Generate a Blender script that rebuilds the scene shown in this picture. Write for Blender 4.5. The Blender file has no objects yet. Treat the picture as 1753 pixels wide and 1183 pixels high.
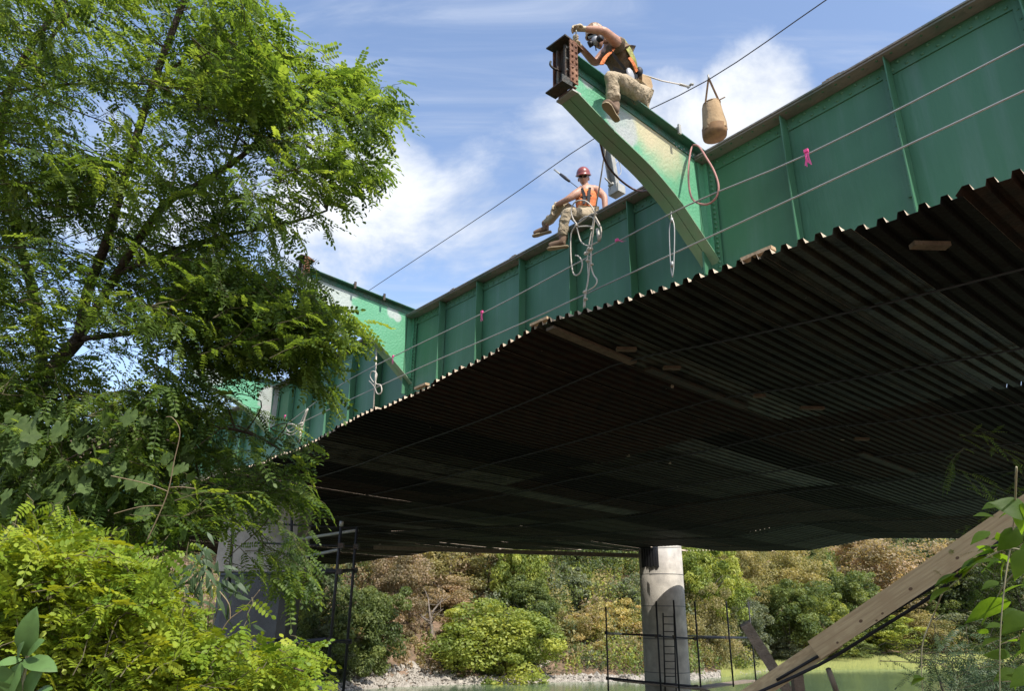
import bpy, bmesh, math, random
import numpy as np
from mathutils import Vector, Matrix, noise as mnoise
random.seed(7); rng = np.random.default_rng(7)
S = bpy.context.scene
C = S.collection
R = math.radians

# ------------------------------------------------------------------ camera
FPX, CX, CY = 1230., 876.5, 591.5
PITCH = math.atan(464 / FPX); ROLL = R(-0.78)
FW = np.array([0, math.cos(PITCH), math.sin(PITCH)]); RT = np.array([1., 0, 0]); UP = np.array([0, -math.sin(PITCH), math.cos(PITCH)])
def ray(x, y):
    a = (x - CX) / FPX; b = (CY - y) / FPX
    return FW + RT * (a * math.cos(ROLL) + b * math.sin(ROLL)) + UP * (-a * math.sin(ROLL) + b * math.cos(ROLL))
def at(x, y, Z): return ray(x, y) * Z
cam = bpy.data.objects.new('camera', bpy.data.cameras.new('camera')); C.objects.link(cam); S.camera = cam
cam.data.sensor_width = 36; cam.data.lens = 36 * FPX / 1753; cam.data.clip_start = .05; cam.data.clip_end = 3000
right = RT * math.cos(ROLL) - UP * math.sin(ROLL); upv = RT * math.sin(ROLL) + UP * math.cos(ROLL)
M = Matrix([[right[i], upv[i], -FW[i]] for i in range(3)]).to_4x4(); cam.matrix_world = M

# ------------------------------------------------------------------ bridge frame: u along the girder, n outward, z up
U3 = ray(-150, 995); U3 = U3 / np.linalg.norm(U3)
UH = np.array([U3[0], U3[1], 0]); UH /= np.linalg.norm(UH)
N3 = np.array([-UH[1], UH[0], 0]);  N3 = N3 if N3[1] < 0 else -N3
Z3 = np.array([0, 0, 1.]); O3 = at(1185, 262, 8.7)
def B(u, n, z): return O3 + u * U3 + n * N3 + z * Z3
def on_n(x, y, n):
    t, u, z = np.linalg.solve(np.array([ray(x, y), -U3, -Z3]).T, O3 + n * N3); return u, z
def on_u(x, y, u):
    t, n, z = np.linalg.solve(np.array([ray(x, y), -N3, -Z3]).T, O3 + u * U3); return n, z

# ------------------------------------------------------------------ light
SUN_EL = R(50)
sh = -UH + N3 * 0.075; sh /= np.linalg.norm(sh)
SUN = Vector((sh[0] * math.cos(SUN_EL), sh[1] * math.cos(SUN_EL), math.sin(SUN_EL)))
sd = bpy.data.lights.new('sun', 'SUN'); sd.energy = 5.0; sd.angle = R(.5); sd.color = (1, .95, .87)
so = bpy.data.objects.new('sun', sd); C.objects.link(so); so.rotation_euler = SUN.to_track_quat('Z', 'Y').to_euler()
W = bpy.data.worlds.new('World'); S.world = W; W.use_nodes = True
nt = W.node_tree; nt.nodes.clear()
def nd(t, kind, **kw):
    n = t.nodes.new(kind)
    for k, v in kw.items():
        if k.startswith('i_'): n.inputs[int(k[2:])].default_value = v
        else: setattr(n, k, v)
    return n
def math_(t, op, a, b=None, c=None, clamp=False):
    n = t.nodes.new('ShaderNodeMath'); n.operation = op; n.use_clamp = clamp
    for i, v in enumerate((a, b, c)):
        if v is None: continue
        if isinstance(v, (int, float)): n.inputs[i].default_value = v
        else: t.links.new(v, n.inputs[i])
    return n.outputs[0]
sky = nd(nt, 'ShaderNodeTexSky', sky_type='NISHITA', sun_disc=False, sun_elevation=SUN_EL, sun_rotation=math.atan2(sh[0], sh[1]), air_density=1.0, dust_density=1.2, ozone_density=1.5)
tc = nd(nt, 'ShaderNodeTexCoord')
sep = nd(nt, 'ShaderNodeSeparateXYZ'); nt.links.new(tc.outputs['Generated'], sep.inputs[0])
zz = math_(nt, 'ADD', math_(nt, 'MAXIMUM', sep.outputs[2], 0.0), .22)
cmb = nd(nt, 'ShaderNodeCombineXYZ')
nt.links.new(math_(nt, 'DIVIDE', sep.outputs[0], zz), cmb.inputs[0]); nt.links.new(math_(nt, 'DIVIDE', sep.outputs[1], zz), cmb.inputs[1]); cmb.inputs[2].default_value = .37
n1 = nd(nt, 'ShaderNodeTexNoise'); n1.inputs['Scale'].default_value = 2.3; n1.inputs['Detail'].default_value = 12; n1.inputs['Roughness'].default_value = .62; n1.inputs['Distortion'].default_value = .35
nt.links.new(cmb.outputs[0], n1.inputs['Vector'])
n2 = nd(nt, 'ShaderNodeTexNoise'); n2.inputs['Scale'].default_value = .9; n2.inputs['Detail'].default_value = 5; n2.inputs['Distortion'].default_value = 1.2
nt.links.new(cmb.outputs[0], n2.inputs['Vector'])
mapw = nd(nt, 'ShaderNodeMapping'); mapw.inputs['Rotation'].default_value = (0, 0, .6); mapw.inputs['Scale'].default_value = (1.2, 5.5, 1)
nt.links.new(cmb.outputs[0], mapw.inputs[0])
n3 = nd(nt, 'ShaderNodeTexNoise'); n3.inputs['Scale'].default_value = 1.6; n3.inputs['Detail'].default_value = 10; n3.inputs['Roughness'].default_value = .6; n3.inputs['Distortion'].default_value = .8
nt.links.new(mapw.outputs[0], n3.inputs['Vector'])
blob = None
# cumulus banks of this sky: direction, half width (radians), weight
for (x, y, wd, wt) in [(1290, 185, .10, .85), (1140, 235, .11, .8), (980, 250, .12, .72), (900, 340, .18, .6), (620, 380, .17, .8), (700, 420, .2, .5), (1380, 270, .12, .7), (280, 330, .2, .6), (80, 80, .2, .5), (830, 260, .10, .5), (800, 400, .14, .75), (880, 200, .07, .4), (540, 330, .12, .6)]:
    d = ray(x, y); d = d / np.linalg.norm(d)
    vm = nd(nt, 'ShaderNodeVectorMath', operation='DOT_PRODUCT'); nt.links.new(tc.outputs['Generated'], vm.inputs[0]); vm.inputs[1].default_value = d
    mr = nd(nt, 'ShaderNodeMapRange', interpolation_type='SMOOTHSTEP'); nt.links.new(vm.outputs['Value'], mr.inputs[0])
    mr.inputs[1].default_value = math.cos(wd * 1.25); mr.inputs[2].default_value = math.cos(wd * .15); mr.inputs[3].default_value = 0; mr.inputs[4].default_value = wt
    blob = mr.outputs[0] if blob is None else math_(nt, 'MAXIMUM', blob, mr.outputs[0])
f = math_(nt, 'ADD', math_(nt, 'MULTIPLY', n1.outputs[0], 1.35), math_(nt, 'MULTIPLY', blob, .72))
f = math_(nt, 'ADD', f, math_(nt, 'MULTIPLY', n2.outputs[0], .22))
cum = nd(nt, 'ShaderNodeMapRange', interpolation_type='SMOOTHSTEP'); nt.links.new(f, cum.inputs[0]); cum.inputs[1].default_value = 1.10; cum.inputs[2].default_value = 1.50
wsp = nd(nt, 'ShaderNodeMapRange', interpolation_type='SMOOTHSTEP'); nt.links.new(n3.outputs[0], wsp.inputs[0]); wsp.inputs[1].default_value = .42; wsp.inputs[2].default_value = .85; wsp.inputs[4].default_value = .42
cl = math_(nt, 'MAXIMUM', cum.outputs[0], wsp.outputs[0])
shade = nd(nt, 'ShaderNodeMapRange'); nt.links.new(n1.outputs[0], shade.inputs[0]); shade.inputs[1].default_value = .35; shade.inputs[2].default_value = .72; shade.inputs[3].default_value = .72; shade.inputs[4].default_value = 1.08
ccol = nd(nt, 'ShaderNodeMix', data_type='RGBA'); ccol.blend_type = 'MULTIPLY'; ccol.inputs[0].default_value = 1
ccol.inputs[6].default_value = (5.3, 5.5, 5.8, 1); nt.links.new(shade.outputs[0], ccol.inputs[7])
tint = nd(nt, 'ShaderNodeMix', data_type='RGBA'); tint.blend_type = 'MULTIPLY'; tint.inputs[0].default_value = 1; nt.links.new(sky.outputs[0], tint.inputs[6]); tint.inputs[7].default_value = (1.50, 1.42, 1.38, 1)
mx = nd(nt, 'ShaderNodeMix', data_type='RGBA'); nt.links.new(cl, mx.inputs[0]); nt.links.new(tint.outputs[2], mx.inputs[6]); nt.links.new(ccol.outputs[2], mx.inputs[7])
bg = nd(nt, 'ShaderNodeBackground'); bg.inputs[1].default_value = .15; nt.links.new(mx.outputs[2], bg.inputs[0])
wo = nd(nt, 'ShaderNodeOutputWorld'); nt.links.new(bg.outputs[0], wo.inputs[0])
S.view_settings.view_transform = 'Standard'; S.view_settings.look = 'None'; S.view_settings.exposure = 0.5; S.view_settings.gamma = 1
S.view_settings.use_curve_mapping = False
S.cycles.max_bounces = 8; S.cycles.transparent_max_bounces = 16; S.cycles.transmission_bounces = 4

# ------------------------------------------------------------------ materials
def mat(name, col, rough=.6, metal=0, col2=None, scale=4, fac=(.4, .65), bump=0, bscale=None, spec=.4, transl=0, tcol=None, col3=None, s3=1.3, f3=(.5, .6), stretch=None, vary=0, patches=None, holes=0, coat=0, detail=8, axes=None):
    m = bpy.data.materials.new(name); m.use_nodes = True; t = m.node_tree; L = t.links
    p = t.nodes['Principled BSDF']; p.inputs['Roughness'].default_value = rough; p.inputs['Metallic'].default_value = metal
    p.inputs['Specular IOR Level'].default_value = spec; p.inputs['Coat Weight'].default_value = coat
    g = nd(t, 'ShaderNodeNewGeometry'); vec = g.outputs['Position']
    if stretch:
        mp = nd(t, 'ShaderNodeMapping'); mp.inputs['Rotation'].default_value = stretch[0]; mp.inputs['Scale'].default_value = stretch[1]; L.new(vec, mp.inputs[0]); vec = mp.outputs[0]
    if axes:
        cb = nd(t, 'ShaderNodeCombineXYZ')
        for i, (ax_, sc_) in enumerate(axes):
            vm = nd(t, 'ShaderNodeVectorMath', operation='DOT_PRODUCT'); L.new(g.outputs['Position'], vm.inputs[0]); vm.inputs[1].default_value = tuple(np.asarray(ax_) * sc_); L.new(vm.outputs['Value'], cb.inputs[i])
        vec = cb.outputs[0]
    def rgb(c): return (*c, 1)
    cur = None
    if col2:
        n = nd(t, 'ShaderNodeTexNoise'); n.inputs['Scale'].default_value = scale; n.inputs['Detail'].default_value = detail; n.inputs['Roughness'].default_value = .6; L.new(vec, n.inputs[0])
        r = nd(t, 'ShaderNodeMapRange'); L.new(n.outputs[0], r.inputs[0]); r.inputs[1].default_value = fac[0]; r.inputs[2].default_value = fac[1]
        x = nd(t, 'ShaderNodeMix', data_type='RGBA'); L.new(r.outputs[0], x.inputs[0]); x.inputs[6].default_value = rgb(col); x.inputs[7].default_value = rgb(col2); cur = x.outputs[2]
    if col3:
        n = nd(t, 'ShaderNodeTexNoise'); n.inputs['Scale'].default_value = s3; n.inputs['Detail'].default_value = 6; L.new(g.outputs['Position'], n.inputs[0])
        r = nd(t, 'ShaderNodeMapRange'); L.new(n.outputs[0], r.inputs[0]); r.inputs[1].default_value = f3[0]; r.inputs[2].default_value = f3[1]
        x = nd(t, 'ShaderNodeMix', data_type='RGBA'); L.new(r.outputs[0], x.inputs[0])
        if cur: L.new(cur, x.inputs[6])
        else: x.inputs[6].default_value = rgb(col)
        x.inputs[7].default_value = rgb(col3); cur = x.outputs[2]
    for (pt, rad, c, soft) in (patches or []):     # worn / primed patches fixed to the piece
        vm = nd(t, 'ShaderNodeVectorMath', operation='DISTANCE'); L.new(g.outputs['Position'], vm.inputs[0]); vm.inputs[1].default_value = pt
        n = nd(t, 'ShaderNodeTexNoise'); n.inputs['Scale'].default_value = 5; n.inputs['Detail'].default_value = 6; L.new(g.outputs['Position'], n.inputs[0])
        dd = math_(t, 'ADD', vm.outputs['Value'], math_(t, 'MULTIPLY', math_(t, 'SUBTRACT', n.outputs[0], .5), rad * 1.0))
        r = nd(t, 'ShaderNodeMapRange', interpolation_type='SMOOTHSTEP'); L.new(dd, r.inputs[0]); r.inputs[1].default_value = rad * (1 - soft); r.inputs[2].default_value = rad * (1 + soft); r.inputs[3].default_value = .85; r.inputs[4].default_value = 0
        x = nd(t, 'ShaderNodeMix', data_type='RGBA'); L.new(r.outputs[0], x.inputs[0])
        if cur: L.new(cur, x.inputs[6])
        else: x.inputs[6].default_value = rgb(col)
        x.inputs[7].default_value = rgb(c); cur = x.outputs[2]
    if vary:
        oi = nd(t, 'ShaderNodeObjectInfo'); rr = oi.outputs['Random']
        at_ = nd(t, 'ShaderNodeAttribute', attribute_name='tone'); 
        s = math_(t, 'ADD', math_(t, 'MULTIPLY', rr, vary), math_(t, 'MULTIPLY', at_.outputs['Fac'], vary))
        h = nd(t, 'ShaderNodeHueSaturation')
        L.new(math_(t, 'ADD', s, 1 - vary * .6), h.inputs['Value']); L.new(math_(t, 'ADD', math_(t, 'MULTIPLY', at_.outputs['Fac'], -.022), .5), h.inputs['Hue'])
        if cur: L.new(cur, h.inputs['Color'])
        else: h.inputs['Color'].default_value = rgb(col)
        cur = h.outputs[0]
    if cur: L.new(cur, p.inputs['Base Color'])
    else: p.inputs['Base Color'].default_value = rgb(col)
    if bump:
        n = nd(t, 'ShaderNodeTexNoise'); n.inputs['Scale'].default_value = bscale or scale * 3; n.inputs['Detail'].default_value = 8; L.new(vec, n.inputs[0])
        b = nd(t, 'ShaderNodeBump'); b.inputs['Strength'].default_value = bump; b.inputs['Distance'].default_value = .05; L.new(n.outputs[0], b.inputs['Height']); L.new(b.outputs[0], p.inputs['Normal'])
    out = t.nodes['Material Output']; last = p.outputs[0]
    if transl:
        tr = nd(t, 'ShaderNodeBsdfTranslucent')
        if cur:
            x = nd(t, 'ShaderNodeMix', data_type='RGBA'); x.blend_type = 'MULTIPLY'; x.inputs[0].default_value = 1; L.new(cur, x.inputs[6]); x.inputs[7].default_value = rgb(tcol or (2.6, 2.4, .9)); L.new(x.outputs[2], tr.inputs[0])
        else: tr.inputs[0].default_value = rgb(tcol or col)
        ms = nd(t, 'ShaderNodeMixShader'); ms.inputs[0].default_value = transl; L.new(last, ms.inputs[1]); L.new(tr.outputs[0], ms.inputs[2]); last = ms.outputs[0]
    if holes:      # sparse pin holes rusted / screwed through the sheet
        v = nd(t, 'ShaderNodeTexVoronoi'); v.inputs['Scale'].default_value = 2.6; L.new(g.outputs['Position'], v.inputs[0])
        k = math_(t, 'LESS_THAN', v.outputs['Distance'], holes)
        v2 = nd(t, 'ShaderNodeTexVoronoi'); v2.inputs['Scale'].default_value = 1.15; L.new(g.outputs['Position'], v2.inputs[0]); sc_ = nd(t, 'ShaderNodeSeparateColor'); L.new(v2.outputs['Color'], sc_.inputs[0])
        k = math_(t, 'MAXIMUM', k, math_(t, 'MULTIPLY', math_(t, 'LESS_THAN', v2.outputs['Distance'], .045), math_(t, 'GREATER_THAN', sc_.outputs[0], .6)))
        tp = nd(t, 'ShaderNodeBsdfTransparent'); ms = nd(t, 'ShaderNodeMixShader'); L.new(k, ms.inputs[0]); L.new(last, ms.inputs[1]); L.new(tp.outputs[0], ms.inputs[2]); last = ms.outputs[0]
    L.new(last, out.inputs[0])
    return m
GREEN = (.050, .158, .084)
m_green = mat('green_bridge_paint', GREEN, .5, 0, (.085, .185, .13), 1.0, (.5, .78), .1, 6, .45, col3=(.036, .118, .062), s3=.7, f3=(.45, .66), stretch=((0, 0, 0), (5, 5, .45)))
m_greendark = mat('weathered_dark_green_paint', (.03, .12, .08), .6, 0, (.10, .11, .09), 3, (.45, .75), .25, 30)
m_grimy = mat('grimy_flange_steel', (.20, .185, .165), .75, 0, (.11, .14, .115), 2.2, (.45, .62), .3, 20)
m_rust = mat('rusty_steel', (.16, .07, .035), .85, .1, (.07, .032, .02), 9, (.35, .65), .5, 40, col3=(.28, .15, .09), s3=7, f3=(.5, .7))
m_darkrust = mat('dark_grimy_steel', (.03, .035, .03), .7, .1, (.07, .04, .025), 7, (.4, .7), .4, 40)
m_galv = mat('galvanised_steel', (.28, .28, .25), .55, .3, (.36, .35, .31), 8, (.4, .6), .1)
m_rope = mat('pale_rope', (.42, .38, .32), .85, 0, (.52, .48, .42), 60, (.4, .6))
m_wirerope = mat('steel_wire_rope', (.33, .33, .31), .5, .4)
m_darkwire = mat('dark_wire', (.04, .04, .045), .5, .3)
m_pink = mat('pink_flagging_tape', (.85, .12, .36), .5, transl=.3, tcol=(.9, .2, .45))
m_redhose = mat('faded_red_hose', (.36, .18, .15), .6, 0, (.28, .13, .11), 12)
m_blackhose = mat('black_hose', (.025, .022, .022), .5)
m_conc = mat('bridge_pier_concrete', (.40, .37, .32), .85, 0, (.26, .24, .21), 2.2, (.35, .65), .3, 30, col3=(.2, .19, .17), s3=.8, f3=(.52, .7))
m_concdark = mat('dark_grey_concrete', (.10, .105, .11), .85, 0, (.07, .07, .075), 1.6, (.35, .65), .3, 25)  # darker concrete tone for the left pier shaft and the column's form joints
m_pipe = mat('black_steel_pipe', (.02, .02, .022), .55, .3)
m_wood = mat('weathered_pine_lumber', (.47, .34, .21), .75, 0, (.36, .25, .15), 9, (.35, .65), .25, 40, stretch=((0, 0, 0), (1, 1, 1)))
m_wooddark = mat('damp_brown_timber', (.16, .12, .085), .85, 0, (.10, .07, .05), 8, (.35, .65), .4, 40)
m_oldwood = mat('greyed_timber', (.24, .19, .14), .85, 0, (.15, .12, .09), 10, (.35, .65), .4, 40)
m_bark = mat('locust_bark', (.10, .075, .055), .9, 0, (.05, .035, .028), 14, (.35, .65), .8, 30)
m_farbark = mat('far_grey_bark', (.20, .17, .14), .9, 0, (.11, .09, .07), 3)  # plain grey bark of the far-bank trunks
m_twig = mat('green_brown_twig', (.07, .06, .03), .8)
m_skin = mat('tanned_skin', (.42, .235, .16), .5, 0, (.34, .18, .12), 25, (.4, .6), .1)
m_khaki = mat('khaki_work_trousers', (.34, .275, .185), .9, 0, (.29, .235, .155), 5, (.38, .66), .9, 16)
m_tshirt = mat('brown_tee_shirt', (.17, .115, .07), .9, 0, (.11, .08, .05), 12, (.4, .6), .5, 20)
m_lime = mat('lime_safety_mesh', (.26, .28, .06), .8, 0, (.16, .15, .05), 30, (.4, .6))
m_orange = mat('orange_safety_fabric', (.66, .20, .06), .75, 0, (.48, .13, .04), 12, (.4, .6), .5, 18)
m_black = mat('black_webbing', (.018, .018, .02), .6)
m_grey = mat('grey_rubber', (.30, .31, .33), .45)
m_boot = mat('tan_suede_boot', (.15, .10, .065), .85, 0, (.13, .08, .05), 15)
m_sole = mat('crepe_sole', (.27, .21, .13), .85)
m_helmetred = mat('red_hard_hat_shell', (.22, .045, .032), .35, 0, (.15, .03, .022), 9, coat=.4)
m_helmetdark = mat('brown_camo_hard_hat_shell', (.16, .09, .05), .5, 0, (.45, .36, .25), 22, (.48, .55))
m_glove = mat('cream_leather_glove', (.50, .42, .29), .85, 0, (.34, .28, .19), 18, (.4, .6), .4, 30)
m_glass = mat('smoked_lens', (.01, .01, .012), .08, spec=.8)
m_canvas = mat('tan_canvas', (.36, .26, .15), .95, 0, (.29, .20, .11), 5, (.35, .65), .3, 14)
m_leather = mat('brown_leather_base', (.22, .125, .055), .8, 0, (.15, .085, .04), 14)
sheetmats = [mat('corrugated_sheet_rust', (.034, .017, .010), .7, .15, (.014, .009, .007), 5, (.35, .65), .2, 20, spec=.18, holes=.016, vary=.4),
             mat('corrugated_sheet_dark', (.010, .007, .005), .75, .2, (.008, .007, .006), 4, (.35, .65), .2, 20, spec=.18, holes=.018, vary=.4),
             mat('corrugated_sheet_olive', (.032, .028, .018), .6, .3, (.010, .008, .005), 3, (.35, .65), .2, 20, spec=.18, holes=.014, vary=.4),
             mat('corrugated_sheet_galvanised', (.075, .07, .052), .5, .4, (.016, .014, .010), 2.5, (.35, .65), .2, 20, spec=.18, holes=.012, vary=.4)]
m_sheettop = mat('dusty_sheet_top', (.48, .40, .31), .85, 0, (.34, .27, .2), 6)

# ------------------------------------------------------------------ object helpers
ORG = {}
def thing(name, label, cat, loc=(0, 0, 0), group=None):
    o = bpy.data.objects.new(name, None); C.objects.link(o); o.location = loc; o.empty_display_size = .2
    o['label'] = label; o['category'] = cat
    if group: o['group'] = group
    ORG[o.name] = np.array(loc, float); return o
class MB:
    def __init__(s): s.v = []; s.f = []; s.m = []; s.n = 0; s.sm = []
    def add(s, v, f, m=0, smooth=False):
        v = np.asarray(v, float); s.v.append(v); s.f += [tuple(i + s.n for i in q) for q in f]; s.m += [m] * len(f); s.sm += [smooth] * len(f); s.n += len(v); return s
    def hexa(s, c, m=0):      # 8 corners: bottom 0-3 ring, top 4-7 ring
        return s.add(c, [(0, 3, 2, 1), (4, 5, 6, 7), (0, 1, 5, 4), (1, 2, 6, 5), (2, 3, 7, 6), (3, 0, 4, 7)], m)
    def bb(s, u0, u1, n0, n1, z0, z1, m=0):    # box in bridge frame
        return s.hexa([B(u0, n0, z0), B(u1, n0, z0), B(u1, n1, z0), B(u0, n1, z0), B(u0, n0, z1), B(u1, n0, z1), B(u1, n1, z1), B(u0, n1, z1)], m)
    def ob(s, c, ax, ay, az, m=0):    # oriented box: centre and three half-axis vectors
        c, ax, ay, az = [np.asarray(q, float) for q in (c, ax, ay, az)]
        return s.hexa([c + i * ax + j * ay + k * az for k in (-1, 1) for i, j in ((-1, -1), (1, -1), (1, 1), (-1, 1))], m)
    def tube(s, pts, r, k=6, m=0, cap=True):
        pts = [np.asarray(p, float) for p in pts]; n = len(pts)
        rr = r if hasattr(r, '__len__') else [r] * n
        ref = None; vs = []
        for i, p in enumerate(pts):
            d = pts[min(i + 1, n - 1)] - pts[max(i - 1, 0)]; d = d / (np.linalg.norm(d) + 1e-9)
            if ref is None: ref = np.cross(d, [0, 0, 1.]) if abs(d[2]) < .9 else np.cross(d, [1., 0, 0])
            a = ref - d * (ref @ d); a /= np.linalg.norm(a) + 1e-9; ref = a; b = np.cross(d, a)
            for j in range(k):
                t = 2 * math.pi * j / k; vs.append(p + rr[i] * (a * math.cos(t) + b * math.sin(t)))
        f = [(i * k + j, i * k + (j + 1) % k, (i + 1) * k + (j + 1) % k, (i + 1) * k + j) for i in range(n - 1) for j in range(k)]
        if cap: f += [tuple(range(k))[::-1], tuple((n - 1) * k + j for j in range(k))]
        return s.add(vs, f, m, k > 4)
    def dome(s, c, nrm, r, h=.6, k=6, m=0):
        nrm = np.asarray(nrm, float); nrm = nrm / np.linalg.norm(nrm); a = np.cross(nrm, [.3, .2, .9]); a /= np.linalg.norm(a); b = np.cross(nrm, a)
        vs = [c + r * (a * math.cos(2 * math.pi * j / k) + b * math.sin(2 * math.pi * j / k)) for j in range(k)]
        vs += [c + r * .7 * (a * math.cos(2 * math.pi * j / k) + b * math.sin(2 * math.pi * j / k)) + nrm * r * h * .8 for j in range(k)] + [c + nrm * r * h]
        f = [(j, (j + 1) % k, k + (j + 1) % k, k + j) for j in range(k)] + [(k + j, k + (j + 1) % k, 2 * k) for j in range(k)]
        return s.add(vs, f, m, True)
    def prism(s, poly, d, m=0):   # polygon (list of points) extruded by vector d
        a = [np.asarray(p, float) for p in poly]; n = len(a); d = np.asarray(d, float)
        return s.add(a + [p + d for p in a], [tuple(range(n))[::-1], tuple(range(n, 2 * n))] + [(i, (i + 1) % n, n + (i + 1) % n, n + i) for i in range(n)], m)
    def ell(s, c, ax, ay, az, seg=14, ring=9, m=0, fn=None):
        vs = []; 
        for i in range(ring + 1):
            th = math.pi * i / ring
            for j in range(seg):
                ph = 2 * math.pi * j / seg; q = np.array([math.sin(th) * math.cos(ph), math.sin(th) * math.sin(ph), math.cos(th)])
                if fn: q = fn(q)
                vs.append(np.asarray(c) + q[0] * np.asarray(ax) + q[1] * np.asarray(ay) + q[2] * np.asarray(az))
        f = [(i * seg + j, i * seg + (j + 1) % seg, (i + 1) * seg + (j + 1) % seg, (i + 1) * seg + j) for i in range(ring) for j in range(seg)]
        return s.add(vs, f, m, True)
    def mesh(s, name, mats, org=(0, 0, 0)):
        v = np.concatenate(s.v) - np.asarray(org); me = bpy.data.meshes.new(name); me.from_pydata(v.tolist(), [], s.f)
        for q in (mats if isinstance(mats, (list, tuple)) else [mats]): me.materials.append(q)
        me.polygons.foreach_set('material_index', s.m); me.polygons.foreach_set('use_smooth', s.sm); me.update(); return me
    def build(s, name, mats, parent=None, kind=None, loc=None):
        base = sum_org(parent) if parent else np.zeros(3)
        l = np.asarray(loc, float) if loc is not None else (base if parent else np.zeros(3))
        o = bpy.data.objects.new(name, s.mesh(name, mats, l)); C.objects.link(o); ORG[o.name] = l
        if parent: o.parent = parent; o.location = l - base
        else: o.location = l
        if kind: o['kind'] = kind
        return o
def sum_org(o): return ORG[o.name]
def tag(o, label=None, cat=None, group=None, kind=None):
    if label: o['label'] = label
    if cat: o['category'] = cat
    if group: o['group'] = group
    if kind: o['kind'] = kind
    return o
def link(name, me, parent, org=None):
    o = bpy.data.objects.new(name, me); C.objects.link(o); o.parent = parent; ORG[o.name] = sum_org(parent) if org is None else np.asarray(org); return o
def smooth(pts, k=8, closed=False):    # Catmull-Rom
    P = [np.asarray(p, float) for p in pts]; out = []; n = len(P)
    for i in range(n - 1):
        p0 = P[max(i - 1, 0)]; p1 = P[i]; p2 = P[i + 1]; p3 = P[min(i + 2, n - 1)]
        for j in range(k):
            t = j / k; out.append(.5 * ((2 * p1) + (-p0 + p2) * t + (2 * p0 - 5 * p1 + 4 * p2 - p3) * t * t + (-p0 + 3 * p1 - 3 * p2 + p3) * t ** 3))
    return out + [P[-1]]

# ------------------------------------------------------------------ terrain, water
WZ = -5.0
_shx = [-400, 300, 560, 640, 780, 1000, 1130, 1200, 1260, 1400, 1700, 2100, 3000]
_shZ = [56, 52, 54, 56, 61, 66, 68, 74, 82, 87, 92, 96, 100]
_tan = [(x - CX) / FPX / .94 for x in _shx]
def shore(x, y): return np.interp(x / max(y, 1e-3), _tan, _shZ)
def terr(x, y):
    s = shore(x, y); d = y - s
    flat = np.interp(x / max(y, 1), [_tan[6], _tan[7], _tan[8], _tan[9], _tan[10]], [3, 5, 22, 26, 28])
    nz = mnoise.noise(Vector((x * .12, y * .12, 3))) * .9 + mnoise.noise(Vector((x * .5, y * .5, 7))) * .25
    if d < 0: z = WZ + max(d * .18, -1.5)
    elif d < flat: z = WZ + d * (.16 if flat < 8 else .012)
    else:
        z0 = WZ + flat * (.16 if flat < 8 else .012); z = z0 + min((d - flat) * .52, 26 + (d - flat) * .12) + nz * min(1, (d - flat) / 6)
    # near bank that the photographer stands on
    zn = -1.7 - max(0, y + x * .1 - 2.5) * .42 + nz * .15
    return max(z, zn) if y < 20 else z
def build_terrain():
    xs = np.concatenate([np.linspace(-260, -60, 21)[:-1], np.linspace(-60, 100, 161)[:-1], np.linspace(100, 320, 23)])
    ys = np.concatenate([np.linspace(-120, -10, 12)[:-1], np.linspace(-10, 130, 176)[:-1], np.linspace(130, 420, 30)])
    v = [(x, y, terr(x, y)) for y in ys for x in xs]; w = len(xs)
    f = [(j * w + i, j * w + i + 1, (j + 1) * w + i + 1, (j + 1) * w + i) for j in range(len(ys) - 1) for i in range(w - 1)]
    m = MB().add(v, f, 0, True)
    m_g = mat('leaf_litter_hillside', (.15, .10, .065), .95, 0, (.075, .06, .035), 2.5, (.4, .62), 1.0, 5, col3=(.21, .14, .095), s3=.7, f3=(.5, .68))
    tag(m.build('ground', m_g), kind='structure')
    s = MB(); r_ = np.random.default_rng(3)
    me_g = mat('pale_shore_gravel', (.33, .30, .255), .9, 0, (.20, .18, .15), 3, (.35, .65))
    n = 0
    while n < 7000:
        px = r_.uniform(540, 1290); Zs = np.interp((px - CX) / FPX / .94, _tan, _shZ); d = r_.uniform(-.8, 1.8 if px > 800 else 4.5)
        y = Zs + d; x = (px - CX) / FPX / .94 * y; z = terr(x, y); q = r_.gamma(2.2, .045) + .035
        c = np.array([x, y, z]); a = r_.normal(size=(3, 3)) * .3 + np.eye(3)
        oc = np.array([[1, 0, 0], [0, 1, 0], [-1, 0, 0], [0, -1, 0], [0, 0, .75], [0, 0, -.6]]) @ a * q
        s.add(c + oc, [(0, 1, 4), (1, 2, 4), (2, 3, 4), (3, 0, 4), (1, 0, 5), (2, 1, 5), (3, 2, 5), (0, 3, 5)]); n += 1
    tag(s.build('shore_gravel', me_g), 'pale stones and gravel along the far waterline', 'gravel', kind='stuff')
build_terrain()
w = MB().add([(-600, -60, WZ), (700, -60, WZ), (700, 600, WZ), (-600, 600, WZ)], [(0, 1, 2, 3)])
mw = mat('green_river_water', (.075, .115, .06), .12, 0, (.10, .145, .075), .15, (.4, .6), .06, 1.6, .5)
tag(w.build('river', mw), kind='structure')

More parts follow.
